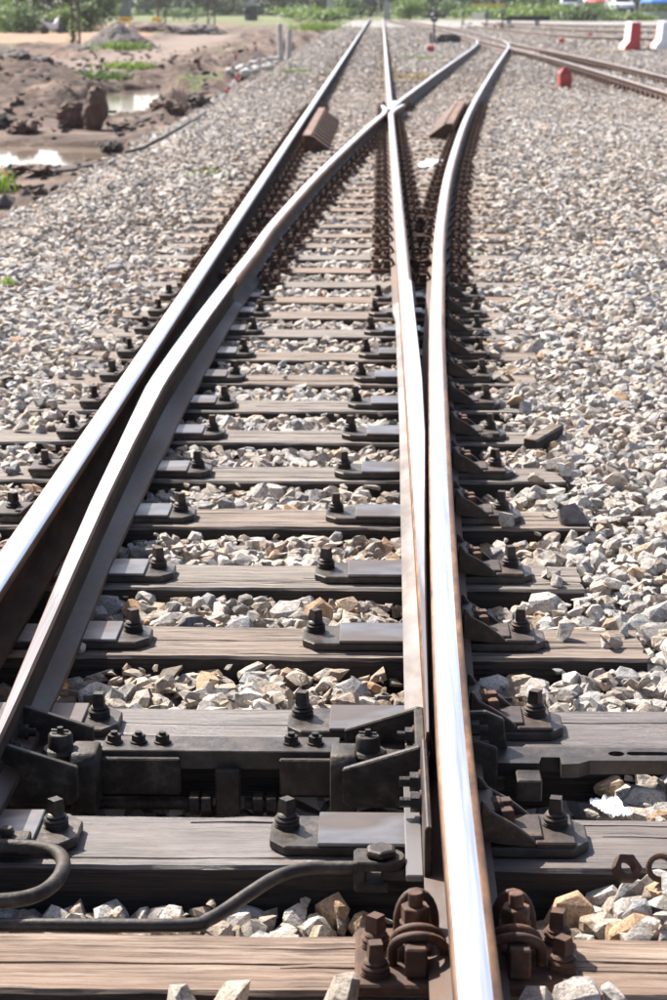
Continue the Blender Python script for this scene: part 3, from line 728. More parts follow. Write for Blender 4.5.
o = tag(mb.build('wood_offcut', ['weathered_timber', 'shaded_creosote_timber']), 'short grey timber offcut lying askew on the ballast by the sleeper ends', 'wood'); o.location = (1.0, 7.17, .045); o.rotation_euler = (R(4), R(-6), R(58))
def crumple(name, mat, w, d, h, seed, label, cat, loc, rz):
    nn = 12; vs = []; fs = []
    for i in range(nn+1):
        for j in range(nn+1):
            u, v_ = i/nn-.5, j/nn-.5; q = 1 - .35*abs(float(mnoise.noise((i*.23, j*.19, seed+3.3))))
            vs.append((u*w*q, v_*d*q, h*abs(float(mnoise.noise((u*5, v_*5, seed)))) + h*.12*abs(float(mnoise.noise((u*14, v_*14, seed+9))))))
    for i in range(nn):
        for j in range(nn): a = i*(nn+1)+j; fs.append((a, a+nn+1, a+nn+2, a+1))
    mb = MB(); mb.add(vs, fs); o = tag(mb.build(name, mat, smooth=60), label, cat); o.location = loc; o.rotation_euler = (0, 0, rz)
    m_ = o.modifiers.new('thick', 'SOLIDIFY'); m_.thickness = .003; return o
crumple('plastic_bag', 'white_plastic', .26, .95, .07, 4, 'crumpled white plastic bag lying between closure rail and curving rail', 'plastic bag', (.93, 19.9, .01), -.12)
crumple('paper_scrap', 'white_plastic', .06, .10, .022, 8, 'small white paper scrap among stones beneath the slotted bar', 'paper', (.885, 3.87, -.045), .4)
mb = MB(); mb.lathe([(.030, 0), (.033, .006), (.033, .108), (.026, .118)], (0, 0, -.05), 14)
o = tag(mb.build('drink_can', 'blue_tin', smooth=40), 'pale blue drink can lying beside the diverging closure rail', 'can'); o.location = (.13, 21.2, .03); o.rotation_euler = (R(90), 0, 1.1)
mb = MB(); mb.tube([(0, 0, 0), (.03, -.08, .006), (.075, -.17, .004)], .006, 6)
o = tag(mb.build('green_straw', 'leaf_light'), 'short bright green straw on dark ballast beside the curving rail', 'straw'); o.location = (.96, 12.6, .045)

# ------------------------------------------------------------------ ballast
def in_sleeper(x, y, mg):
    r = np.zeros(x.shape, bool)
    for yc, w, x0, x1 in SLEEP: r |= (np.abs(y - yc) < w/2 + mg) & (x > x0 - mg) & (x < x1 + mg)
    return r
def h_top(x, y):
    """mean level of the stone tops"""
    xr = XR(y)
    crib = np.interp(y, [1.5, 2.9, 3.0, 3.15, 3.5, 3.7, 3.75, 4.05, 4.1, 5.5, 9, 12, 20, 40], [-.015, -.015, -.05, -.07, -.07, -.09, -.20, -.20, -.022, -.018, -.012, -.008, -.004, .0])
    gap = ((x > XL) & (x < XD(y))) & (y < 9.5)
    crib = np.where(gap, np.minimum(crib, -.085), crib)
    crib = crib - .05*np.exp(-((x - xr - .02)/.16)**2)*(y < 11) - .03*np.exp(-((x - XD(y))/.10)**2)*(y < 9)
    ro = np.interp(y, [1, 2.9, 3.3, 4.0, 4.7, 6, 9, 12], [.005, .0, -.022, -.052, -.018, -.008, .018, .026])
    right = ro + .012*fbm(x*1.3, y*1.3, 3) + .02*sstep(1.0, 1.9, x - xr + .55)
    lo = np.interp(y, [1, 6, 9, 14], [-.03, -.015, .006, .018])
    left = lo + .012*fbm(x*1.1, y*1.1, 4)
    left = left - .34*sstep(-1.75, -2.75, x) 
    right = right + .045*sstep(.74, .92, x)*(y < 3.55)*(y > 3.1)
    tr_ = sstep(.12, .42, x - xr); tl = sstep(.12, .40, XL - x)
    z = crib*(1-tr_)*(1-tl) + right*tr_ + left*tl
    z = z + np.where(y > 40, .02, 0)*0
    # the yard to the right lies a little lower and rises again at the parallel track
    z = z - .07*np.exp(-((x - xr - 1.9)/.7)**2)*sstep(14, 24, y)
    return z
# bed sheet under the stones
xs_ = np.concatenate([np.linspace(-2.88, 3.2, 62), np.linspace(3.5, 30, 54)]); ys_ = np.concatenate([np.arange(.8, 14, .1), np.arange(14, 45, .3), np.arange(45, 176, 1.2)])
GX, GY = np.meshgrid(xs_, ys_, indexing='ij')
GZ = h_top(GX, GY) - np.interp(GY, [0, 30, 60, 90], [.055, .05, .02, .015]) - .02*sstep(35, 60, GY)
GZ = GZ + .012*fbm(GX*7, GY*7, 9)*(GY < 45)
edge = (GX > 29) | (GY > 174); GZ = np.where(edge, -.6, GZ)
nX, nY = GX.shape
idx = np.arange(nX*nY).reshape(nX, nY)
def grid_mesh(name, X, Y, Z, mat):
    nX, nY = X.shape; me = bpy.data.meshes.new(name); co = np.stack([X, Y, Z], -1).reshape(-1, 3)
    id_ = np.arange(nX*nY).reshape(nX, nY); q = np.stack([id_[:-1, :-1], id_[1:, :-1], id_[1:, 1:], id_[:-1, 1:]], -1).reshape(-1, 4)
    me.vertices.add(len(co)); me.vertices.foreach_set('co', co.ravel().astype(np.float32))
    me.loops.add(q.size); me.loops.foreach_set('vertex_index', q.ravel().astype(np.int32))
    me.polygons.add(len(q)); me.polygons.foreach_set('loop_start', np.arange(0, q.size, 4, dtype=np.int32))
    me.polygons.foreach_set('use_smooth', np.ones(len(q), bool))
    me.update(calc_edges=True); me.materials.append(MATS[mat]); return me
bed = link('ballast_bed', grid_mesh('ballast_bed', GX, GY, GZ, 'ballast_fines'), None, 'structure')

PAL = np.array([(.47, .445, .415), (.43, .405, .375), (.40, .365, .325), (.44, .38, .315), (.36, .34, .32), (.30, .30, .305), (.27, .28, .295), (.40, .31, .225), (.46, .31, .19), (.19, .175, .165), (.56, .54, .515), (.51, .475, .44), (.38, .335, .285), (.34, .275, .225), (.48, .46, .44), (.33, .33, .33)])
PAL = PAL*np.array([1.13, 1.085, 1.04])
PW = np.array([1.4, 1.3, 1.1, .9, 1.0, .8, .55, .45, .22, .35, 1.2, 1.2, .8, .5, 1.3, .7]); PW /= PW.sum()
def stone_template(seed, npt):
    r = np.random.default_rng(seed); p = r.normal(size=(npt, 3)); p /= np.linalg.norm(p, axis=1)[:, None]
    p /= (np.abs(p)**3.2).sum(1)[:, None]**(1/3.2)            # towards a block
    p *= np.array([1.0, r.uniform(.66, .92), r.uniform(.46, .74)])*(.86 + .14*r.random((npt, 1)))
    bm = bmesh.new(); vv = [bm.verts.new(q) for q in p]; rr = bmesh.ops.convex_hull(bm, input=vv)
    bmesh.ops.delete(bm, geom=[g for g in set(rr.get('geom_interior', []) + rr.get('geom_unused', [])) if isinstance(g, bmesh.types.BMVert)], context='VERTS')
    bmesh.ops.recalc_face_normals(bm, faces=bm.faces); bm.verts.ensure_lookup_table(); bm.verts.index_update()
    V = np.array([v.co[:] for v in bm.verts]); F = np.array([[v.index for v in f.verts] for f in bm.faces]); bm.free(); return V, F
T_FINE = [stone_template(s, 24) for s in range(20)]; T_MID = [stone_template(s+50, 11) for s in range(16)]; T_FAR = [stone_template(s+90, 7) for s in range(10)]
def rotmats(n):
    q = rng.normal(size=(n, 4)); q /= np.linalg.norm(q, axis=1)[:, None]; w, x, y, z = q.T
    return np.stack([1-2*(y*y+z*z), 2*(x*y-z*w), 2*(x*z+y*w), 2*(x*y+z*w), 1-2*(x*x+z*z), 2*(y*z-x*w), 2*(x*z-y*w), 2*(y*z+x*w), 1-2*(x*x+y*y)], -1).reshape(n, 3, 3), q
def tilt_rot(n, amt):
    """stones lie roughly on their flat side: random heading, limited tilt"""
    a = rng.uniform(0, 2*np.pi, n); b = rng.normal(0, amt, n); c = rng.normal(0, amt, n)
    ca, sa, cb, sb_, cc, sc = np.cos(a), np.sin(a), np.cos(b), np.sin(b), np.cos(c), np.sin(c)
    Z0 = np.zeros(n); O = np.ones(n)
    Rz = np.stack([ca, -sa, Z0, sa, ca, Z0, Z0, Z0, O], -1).reshape(n, 3, 3); Rx = np.stack([O, Z0, Z0, Z0, cb, -sb_, Z0, sb_, cb], -1).reshape(n, 3, 3); Ry = np.stack([cc, Z0, sc, Z0, O, Z0, -sc, Z0, cc], -1).reshape(n, 3, 3)
    return Rx @ Ry @ Rz
def scatter(x0, x1, y0, y1, d, frustum=True):
    nx = int((x1-x0)/d); ny = int((y1-y0)/d)
    X = x0 + (np.arange(nx)[:, None] + rng.uniform(0, 1, (nx, ny)))*d; Y = y0 + (np.arange(ny)[None, :] + rng.uniform(0, 1, (nx, ny)))*d
    X, Y = X.ravel(), Y.ravel()
    k_ = (X > .417 - .187*Y - 1.0) & (X < .417 + .141*Y + 1.0)
    return X[k_], Y[k_]
def keep_out(X, Y, r, top):
    """True where a stone would sit in a sleeper, rail, plate or rod"""
    bad = in_sleeper(X, Y, r*.42) & (top < .055)
    rl = (np.abs(X - XL) < .062 + r*.5) | (np.abs(X - XR(Y)) < .062 + r*.5) | ((np.abs(X - XS) < .06 + r*.5) & (Y > 9)) | ((np.abs(X - XD(Y)) < .06 + r*.5) & (Y > 3.4))
    bad |= rl & (top > .012)
    bad |= (Y > 3.78) & (Y < 4.10) & (X > -.62) & (X < .70) & (top > -.125)
    bad |= (Y > 3.86) & (Y < 4.07) & (X > .6) & (X < 1.35) & (top > -.02)
    bad |= (np.abs(Y - 3.22) < .03) & (X < .12) & (top > -.02)
    bad |= (np.abs(Y - 3.42) < .06) & (X > .05) & (X < .52) & (top > -.02)
    return bad
sets = []
def layer(x0, x1, y0, y1, d, rlo, rhi, tem, sink, jit, upper, cover=0.0):
    X, Y = scatter(x0, x1, y0, y1, d); n = len(X); r = rlo + (rhi-rlo)*rng.beta(1.6, 2.6, n)
    top = h_top(X, Y) + rng.normal(0, jit, n) - sink; z = top - r*.52
    on = in_sleeper(X, Y, 0)
    k_ = ~keep_out(X, Y, r, top)
    if cover:            # a few stones lie on the sleepers' outer ends
        pass
    k_ &= ~((X < -2.84 + .16*fbm(Y*.6, Y*0 + 2.0, 77, 3))) & ~((Y > 3.0) & (top < h_top(X, Y) - .12))
    sets.append([X[k_], Y[k_], z[k_], r[k_], tem, upper])
layer(-3.0, 4.2, 2.2, 12.5, .046, .026, .043, 0, .0, .007, True)
layer(-3.0, 4.2, 2.2, 12.5, .052, .026, .040, 0, .032, .008, False)
layer(-3.0, 7.0, 12.5, 36, .050, .024, .046, 1, .004, .010, True)
layer(-3.0, 9.5, 36, 68, .085, .035, .065, 2, .0, .014, True)
layer(-3.0, 18, 68, 125, .16, .05, .10, 2, -.01, .02, True)
layer(-3.0, 4.2, 2.2, 9, .075, .010, .020, 1, -.006, .008, False)
layer(-3.0, 4.2, 2.2, 12.5, .17, .042, .060, 0, -.008, .008, True)
layer(-3.0, 7.0, 12.5, 30, .19, .045, .065, 1, -.008, .010, True)
# a few single stones lying on sleepers and right-hand ends
ex_xy = [(.112, 2.915, .036), (.195, 2.925, .042), (.362, 2.94, .046), (.665, 2.93, .04), (.73, 2.935, .045), (.79, 2.94, .035), (1.0, 6.02, .05), (.90, 5.38, .035), (1.03, 6.66, .04), (.93, 6.55, .034), (1.12, 4.75, .04), (1.02, 4.9, .03), (-.83, 6.7, .035), (-.9, 7.8, .04), (.02, 8.43, .02), (-.25, 5.47, .022), (.79, 5.98, .038), (.80, 7.2, .03), (.95, 7.85, .045), (.9, 8.4, .04), (-.30, 4.73, .02)]
ex_xy += [(rng.uniform(.82, 1.05), yc + rng.uniform(-.1, .1), rng.uniform(.022, .04)) for yc, w, a_, b_ in SLEEP[3:12] for _ in range(3)]
ex_xy += [(-rng.uniform(.78, .95), yc + rng.uniform(-.1, .1), rng.uniform(.022, .04)) for yc, w, a_, b_ in SLEEP[4:14] for _ in range(3)]
E_ = np.array(ex_xy); sets.append([E_[:, 0], E_[:, 1], E_[:, 2]*.45, E_[:, 2], 0, True])
# seen size of every near stone -> the 300 largest become single objects
ca_, sa_ = math.cos(R(13.6166)), math.sin(R(13.6166))
cand = []
for si, (X, Y, Z, r, tem, up_) in enumerate(sets):
    if tem == 0 and up_:
        dx, dy, dz = X - .417, Y, Z - 1.527; zc = dy*ca_ - dz*sa_; u = (dx + .0227*dy)/zc; v_ = (dy*sa_ + dz*ca_)/zc
        vis = (np.abs(u) < .157) & (np.abs(v_) < .235)
        vis &= ~((X > XL - .02) & (X < XD(Y) + .06))
        sc = np.where(vis, r/zc, 0); cand += [(s_, si, i_) for i_, s_ in enumerate(sc) if s_ > 0]
cand.sort(reverse=True); chosen = cand[:300]; chs = {}
for s_, si, i_ in chosen: chs.setdefault(si, set()).add(i_)
pal_idx = lambda n: rng.choice(len(PAL), n, p=PW)
def add_attr(me, cols):
    a = me.attributes.new('stone_col', 'FLOAT_COLOR', 'FACE'); a.data.foreach_set('color', np.concatenate([cols, np.ones((len(cols), 1))], 1).astype(np.float32).ravel())
stone_me = []
for ti in range(40):
    V, F = T_FINE[ti % len(T_FINE)]; me = bpy.data.meshes.new('stone'); me.from_pydata(V.tolist(), [], F.tolist()); me.materials.append(MATS['crushed_stone'])
    c = PAL[ti % len(PAL)] if ti < 32 else PAL[[0, 10, 11, 14, 1, 2, 3, 7][ti-32]]
    add_attr(me, np.repeat(c[None], len(F), 0)); stone_me.append(me)
for s_, si, i_ in chosen:
    X, Y, Z, r = (sets[si][j][i_] for j in range(4))
    me = stone_me[rng.integers(40)]
    o = link('stone', me, bed); o.location = (X, Y, Z); q = rng.normal(0, .32, 2); o.rotation_euler = (q[0], q[1], rng.uniform(0, 6.28)); s2 = r*rng.uniform(.95, 1.12); o.scale = (s2, s2*rng.uniform(.85, 1.1), s2*rng.uniform(.9, 1.25))
AV, AF, AC = [], [], []; base = 0
for si, (X, Y, Z, r, tem, up_) in enumerate(sets):
    k_ = np.ones(len(X), bool)
    for i_ in chs.get(si, ()): k_[i_] = False
    X, Y, Z, r = X[k_], Y[k_], Z[k_], r[k_]; TT = (T_MID, T_MID, T_FAR)[tem]
    if tem == 0: TT = T_MID + T_FINE[:6]
    which = rng.integers(0, len(TT), len(X))
    ci = pal_idx(len(X)); cc = PAL[ci]*rng.uniform(.88, 1.1, (len(X), 1))
    brown = ((X > -.5) & (X < .6) & (Y < 5.2))
    cc[brown] = cc[brown]*np.array([.92, .87, .80])
    dr = np.minimum(np.minimum(np.abs(X - XL), np.abs(X - XR(Y))), np.minimum(np.where(Y > 9, np.abs(X - XS), 9), np.where(Y > 9, np.abs(X - XD(Y)), 9)))
    wst = np.exp(-(dr/.20)**2)*rng.uniform(.2, 1, len(X)); cc = cc*(1 - wst[:, None]*np.array([.42, .54, .64]))
    dust = np.clip(.5 + 1.4*fbm(X*.5, Y*.35, 91, 3), 0, 1)*.11; cc = cc*(1 - dust[:, None]*np.array([.5, .75, 1.0]))
    for ti, (V, F) in enumerate(TT):
        k2 = which == ti; n = int(k2.sum())
        if not n: continue
        M_ = tilt_rot(n, .38); sc3 = (r[k2][:, None]*rng.uniform(.85, 1.15, (n, 3)))
        P_ = np.einsum('nij,nvj->nvi', M_, V[None]*sc3[:, None, :]) + np.stack([X[k2], Y[k2], Z[k2]], -1)[:, None, :]
        AV.append(P_.reshape(-1, 3)); AF.append((F[None] + (base + np.arange(n)*len(V))[:, None, None]).reshape(-1, 3)); base += n*len(V)
        AC.append(np.repeat(cc[k2], len(F), 0))
AV = np.concatenate(AV); AF = np.concatenate(AF); AC = np.concatenate(AC)
def tri_mesh(name, V, F, mat):
    me = bpy.data.meshes.new(name); me.vertices.add(len(V)); me.vertices.foreach_set('co', V.astype(np.float32).ravel())
    me.loops.add(F.size); me.loops.foreach_set('vertex_index', F.astype(np.int32).ravel())
    me.polygons.add(len(F)); me.polygons.foreach_set('loop_start', np.arange(0, F.size, 3, dtype=np.int32)); me.polygons.foreach_set('use_smooth', np.zeros(len(F), bool))
    me.update(calc_edges=True); me.materials.append(MATS[mat]); return me
me = tri_mesh('ballast_stones', AV, AF, 'crushed_stone'); add_attr(me, AC)
tag(link('ballast_stones', me), 'crushed grey and tan stones filling the track bed between and beside the sleepers', 'ballast', kind='stuff')
print('ballast triangles', len(AF))
# ------------------------------------------------------------------ other tracks of the yard
def rail_t(name, label, pts, zb=.0, step=1.5, group=None, mat=None):
    return rail(name, label, smooth_path(pts, step), zb, mat=mat or PMAT, group=group)
RMAT = [2 if q != 1 else 1 for q in PMAT]; RMAT[12] = 0
Z2 = .02
rail_t('side_track_rail', 'rusty rail of the parallel side track, the one beside the red stub', [(4.86, 20), (4.83, 32.5), (4.76, 42), (4.62, 52), (4.32, 62), (3.97, 76), (3.4, 102), (2.1, 132), (1.2, 152), (.75, 168)], Z2, mat=RMAT)
rail_t('side_track_rail', 'rusty rail of the parallel side track, the one nearer the barriers', [(5.90, 20), (5.82, 32.5), (5.72, 40), (5.56, 49.5), (5.27, 58), (4.92, 66), (4.74, 74), (4.45, 102), (3.1, 132), (2.2, 152), (1.8, 168)], Z2, mat=RMAT)
rail_t('yard_rail', 'long rusty yard rail crossing behind the striped barriers, with red marker beside it', [(5.5, 128), (6.6, 104), (8.3, 85), (11.5, 79.5), (15, 77), (26, 74)], Z2, mat=RMAT)
rail_t('yard_rail', 'rusty yard rail in front of the weeds and retaining wall', [(7.0, 140), (8.4, 118), (10.0, 104), (13.0, 98), (17, 95), (28, 91)], Z2, mat=RMAT)
rail_t('yard_rail', 'farthest rusty yard rail, along the foot of the weeds', [(8, 140), (12.0, 126), (17, 121), (30, 115)], Z2, mat=RMAT)
ts = MB(); ts = timber_mesh(-1.0, 1.0, .22, .14, 301, False).mesh('timber_sleeper_yard', ['weathered_timber', 'shaded_creosote_timber'])
ST = np.arange(31.0, 62, .62); nbk = int((ST < 38.1).sum())
for q_, y in enumerate(ST):
    xa = float(np.interp(y, [20, 32.5, 42, 52, 62], [4.86, 4.83, 4.76, 4.62, 4.32])); xb = float(np.interp(y, [20, 32.5, 40, 49.5, 58, 66], [5.9, 5.82, 5.72, 5.56, 5.27, 4.92]))
    t = thing('timber_sleeper', ('half-buried side track sleeper, %s one on from the red stub toward the junction' % ORD[q_ - nbk] if q_ >= nbk else 'half-buried side track sleeper, %s one back from the red stub' % ORD[nbk - 1 - q_]), 'sleeper', ((xa+xb)/2, y, 0), R(random.uniform(.3, 1.4)), 'sleepers of the side track')
    put(ts, 'timber', t, (0, 0, -.004))
    for xr in (xa, xb): put(FAST_LOW, 'rail_fastening', t, (xr - (xa+xb)/2, 0, .001))

# ------------------------------------------------------------------ ground
xs_ = np.concatenate([-np.geomspace(16.3, 3000, 34)[::-1], np.arange(-16, -2.3, .13), np.arange(-2.0, 40, 2.0), np.geomspace(42, 3000, 30)])
ys_ = np.concatenate([np.array([-30, -10, -4, 0, 4, 8, 12, 15, 17]), np.arange(18, 58, .14), np.arange(58, 130, .35), np.geomspace(131, 4000, 60)])
GX, GY = np.meshgrid(xs_, ys_, indexing='ij')
left = 1 - sstep(-3.2, -2.3, GX)
g = -.40 + .085*fbm(GX*.33, GY*.16, 21, 4) + left*(.075*fbm(GX*1.4, GY*.7, 22, 4) + .12*np.clip(fbm(GX*3.2, GY*1.9, 23, 3), -.2, 1) + .09*fbm(GX*6, GY*4.5, 24, 3, .65)*(GY < 75))
ridg = np.abs(fbm(GX*.55 + 3, GY*.20, 31, 4)); g = g + left*sstep(30, 45, GY)*.16*(1 - 3*np.clip(ridg, 0, .33))
def mound(x, y, rx, ry, h, p=1.0):
    global g
    d = ((GX-x)/rx)**2 + ((GY-y)/ry)**2; nn = 1 + .35*fbm(GX*2.2, GY*1.1, int(abs(x*10)) + 5, 3); g = g + h*np.exp(-(d*nn)**p)
for m_ in [(-9.4, 52.5, 1.6, 2.6, .62), (-8.1, 50.5, .8, 1.4, .25), (-3.15, 37.5, .35, 2.6, .36), (-3.3, 33.5, .35, 1.2, .30), (-2.95, 29, .3, 1.2, .18), (-7.2, 66, 2.0, 2.2, .22), (-4.9, 60, .9, 3.5, .34), (-4.2, 71, .9, 5, .34), (-5.4, 79, 2.2, 3.2, .28), (-6.9, 47, 1.2, 1.6, .26), (-3.4, 84, .8, 5, .32), (-9.5, 108, 2.5, 3.5, .42), (-7.4, 112, 2, 3, .36), (-13.8, 116, 2.2, 4, .55), (-5, 112, 2.0, 4, .22), (-3.6, 100, 1, 6, .25)]: mound(*m_)
flat = np.exp(-(((GX + 8.0 + .02*(GY-70))/1.9)**4))*sstep(52, 60, GY)*(1 - sstep(112, 128, GY))
g = g*(1-.85*flat) + .85*flat*(-.34)
org = sstep(-10.5, -12.5, GX)*sstep(88, 98, GY)*(1 - sstep(150, 175, GY))
org = np.maximum(org, sstep(-9.2, -11, GX)*sstep(56, 62, GY)*(1-sstep(70, 82, GY))*.5)
g = np.where(org > .3, np.maximum(g*.4 - .18, -.38), g)
g = np.maximum(g, -.475)
def puddle(x, y, rx, ry, dp, isl):
    global g
    d = ((GX-x)/rx)**2 + ((GY-y)/ry)**2 + isl*fbm(GX*2.1, GY*.8, 41, 3) + .12*fbm(GX*6, GY*4, 42, 2)
    g = g - dp*(1 - sstep(.75, 1.15, d))
lowf = (1 - sstep(-3.4, -3.0, GX))*(1 - sstep(33.5, 36, GY)); g = g*(1-lowf) + lowf*np.clip(g, -.475, -.415)
puddle(-4.5, 27.5, 2.15, 2.3, .26, .10); puddle(-4.7, 43.0, 1.25, 7.6, .40, .5); puddle(-5.5, 96, 1.7, 4.2, .3, .2); puddle(-6.8, 38, .6, 1.6, .2, .4)
under = sstep(-2.95, -2.45, GX + .12*fbm(GX*2, GY*1.2, 61, 3))*(1 - sstep(28, 30, GX))*(1 - sstep(172, 178, GY)); g = g*(1-under) + under*(-.62)
bank = np.exp(-((GX + 2.98)/.22)**4)*sstep(19, 22, GY)*(1 - sstep(160, 172, GY)); g = g*(1-bank) + bank*(-.375 + .05*fbm(GX*3, GY*2, 63, 3))
far = sstep(150, 190, GY); g = g*(1-far*.6) + far*.6*(-.2)
gm = grid_mesh('ground', GX, GY, g, 'earth')
grs = np.maximum(sstep(150, 178, GY + 6*fbm(GX*.1, GY*.1, 8))*sstep(-16, -8, GX), sstep(165, 190, GY))
grs = np.maximum(grs, .85*(fbm(GX*.8, GY*.35, 51, 4) > .34)*(GX < -3.2)*(GY > 40)*(flat < .3)*(org < .3))
zc_ = np.stack([np.clip(flat, 0, 1), grs, np.clip(org, 0, 1), np.ones_like(g)], -1).reshape(-1, 4)
a = gm.attributes.new('zone', 'FLOAT_COLOR', 'POINT'); a.data.foreach_set('color', zc_.astype(np.float32).ravel())
link('ground', gm, None, 'structure')
def ground_z(x, y): 
    i = int(np.clip(np.searchsorted(xs_, x), 1, len(xs_)-1)); j = int(np.clip(np.searchsorted(ys_, y), 1, len(ys_)-1)); return float(g[i, j])
for x0, x1, y0, y1 in ((-8.5, -2.75, 24.8, 30), (-8.2, -2.9, 34, 51.5), (-8.4, -3.2, 90, 102)):
    mb = MB(); mb.add([(x0, y0, -.505), (x1, y0, -.505), (x1, y1, -.505), (x0, y1, -.505)], [(0, 1, 2, 3)]); mb.build('puddle', 'puddle_water', None, kind='structure')

# ------------------------------------------------------------------ muddy building site on the left
def lump(name, label, cat, loc, d, mat, seed, sub_=3, rough=.28, rot=(0, 0, 0), group=None, freq=1.6):
    bm = bmesh.new(); bmesh.ops.create_icosphere(bm, subdivisions=sub_, radius=1)
    for v_ in bm.verts:
        p = v_.co.copy(); q = 1 + rough*float(mnoise.noise(p*freq + Vector((seed*3.7, seed, 0)))) + rough*.5*float(mnoise.noise(p*freq*3.1 + Vector((0, seed*2.1, seed))))+ rough*.3*float(mnoise.noise(p*freq*8 + Vector((seed, 0, seed))))
        v_.co = Vector((p.x*d[0]/2*q, p.y*d[1]/2*q, p.z*d[2]/2*q))
    me = bpy.data.meshes.new(name); bm.to_mesh(me); bm.free(); me.materials.append(MATS[mat])
    o = link(name, me); o.location = loc; o.rotation_euler = rot; return tag(o, label, cat, group)
lump('mud_block', 'upright slab of brown mud standing at the near end of the puddle', 'mud block', (-4.0, 32.3, -.10), (.36, .5, .72), 'mud', 3, 4, .22, (.1, .12, .3))
lump('mud_block', 'low brown clod leaning against the upright mud slab', 'mud block', (-4.42, 32.8, -.25), (.5, .5, .42), 'mud', 5, 4, .35)
for i, (x, y, s_, lb) in enumerate([(-4.95, 31.3, .45, 'rounded brown mud clod beside the low leaning clod'), (-5.6, 32.6, .5, 'broad heap of brown mud at the edge of the site'), (-3.2, 35.6, .55, 'brown mud clod between the puddle and the ballast slope'), (-3.05, 38.6, .6, 'ragged mud clod on the bank above the puddle'), (-3.55, 23.7, .55, 'dark mud heap with black hose looped over it'), (-3.0, 26.4, .28, 'small mud clod at the edge of the bright pool')]):
    lump('mud_clod', lb, 'mud clod', (x, y, ground_z(x, y) + .05), (s_, s_*1.2, s_*(.62 if i != 4 else .36)), 'mud' if i % 2 == 0 else 'mud_dark', 11 + i, 4, .42, group='mud clods', freq=2.0)
lump('soil_heap', 'dark heap of dug soil at the left of the dirt lane', 'soil heap', (-9.0, 53.0, -.30), (2.7, 4.6, 1.15), 'mud_dark', 31, 5, .3, freq=2.5)
gh = lump('gravel_heap', 'grey cone of dumped gravel in front of the concrete pier', 'gravel heap', (-10.25, 85, -.4), (3.4, 4.0, 2.0), 'grey_gravel', 33, 5, .16, freq=2.2)
for v_ in gh.data.vertices:
    rr_ = math.hypot(v_.co.x/1.7, v_.co.y/2.0); v_.co.z = (1.15*max(0, 1 - rr_)**.9 + .10*float(mnoise.noise(v_.co*3.0)) + .05*float(mnoise.noise(v_.co*8.0))) if v_.co.z > 0 else -.1
lump('sand_heap', 'pale tan sand heap behind the grey gravel cone', 'sand heap', (-12.6, 118, -.3), (3.4, 4, 1.3), 'earth', 35, 4, .2)
lump('sand_heap', 'brown rubble heap between the two lattice masts', 'rubble heap', (-10.2, 120, -.3), (3.2, 4, 1.2), 'grey_gravel', 37, 4, .3)
hz = NT('haze_air'); hz.t.nodes.remove(hz.b); pv = hz.n('VolumePrincipled'); pv.inputs['Color'].default_value = (.92, .94, .97, 1); pv.inputs['Density'].default_value = .0002; pv.inputs['Anisotropy'].default_value = .3
hz.l(pv.outputs[0], hz.t.nodes['Material Output'].inputs['Volume'])
r5 = random.Random(9)
vs_all = MB()
for i in range(2600):
    yv = 20 + 60*r5.random()**1.3; xv = -2.7 - r5.random()**1.3*(.20*yv - 1.5)
    z = ground_z(xv, yv); s_ = .025 + .11*r5.random()**3; V, F = T_MID[i % 16]
    if z < -.5 or (yv < 31.5 and xv < -3.0 and i % 4): continue
    vs_all.add([(xv + q[0]*s_, yv + q[1]*s_, z + s_*.3 + q[2]*s_) for q in V], [tuple(f) for f in F], i % 3)
tag(vs_all.build('rubble_stones', ['grey_gravel', 'mud', 'mud_dark'], kind='stuff'), 'loose brown stones scattered over the muddy ground', 'rubble')
# grey rocks at the ballast edge near the concrete posts
for i in range(16):
    x, y = -2.45 - r5.random()*.9, r5.uniform(50, 64); s_ = r5.uniform(.16, .34)
    lump('rock', 'pale grey rock dumped at the ballast edge before the twin concrete posts', 'rock', (x, y, -.16), (s_, s_*1.1, s_*.7), 'concrete', 60 + i, 2, .35, group='rocks at the ballast edge')
# twin concrete posts
for x, h, lb in ((-2.75, 1.03, 'taller of two square concrete posts at the ballast edge'), (-2.50, .86, 'shorter of two square concrete posts at the ballast edge')):
    mb = MB(); mb.prism([(-.075, -.075), (.075, -.075), (.075, .075), (-.075, .075)], 'z', -.5, h - .2); mb.box((0, 0, h-.2+.012), (.13, .13, .03)); o = tag(mb.build('concrete_post', 'concrete', bevel=.012), lb, 'post', 'twin concrete posts'); o.location = (x, 66 + (x+2.75), -.02); o.rotation_euler = (0, R(-1.5 if x < -2.6 else 2.5), .3)
# red and white marker stakes
for i, (x, y, h, tl, lb) in enumerate([(-3.35, 52.5, .62, 14, 'tilted red and white marker stake nearer the puddle'), (-3.25, 62, .60, -4, 'upright red and white marker stake by the concrete posts'), (-2.55, 38.6, .60, 38, 'fallen pink and white marker stake lying on the ballast slope')]):
    t = thing('marker_stake', lb, 'stake', (x, y, -.36 + (.12 if i == 2 else 0)), 0, 'marker stakes'); t.rotation_euler = (0, R(tl), 0)
    for j in range(4):
        mb = MB(); mb.cyl((0, 0, j*h/4), (0, 0, (j+1)*h/4), .028, 8); mb.build('band', 'red_paint' if j % 2 else 'white_paint', t)
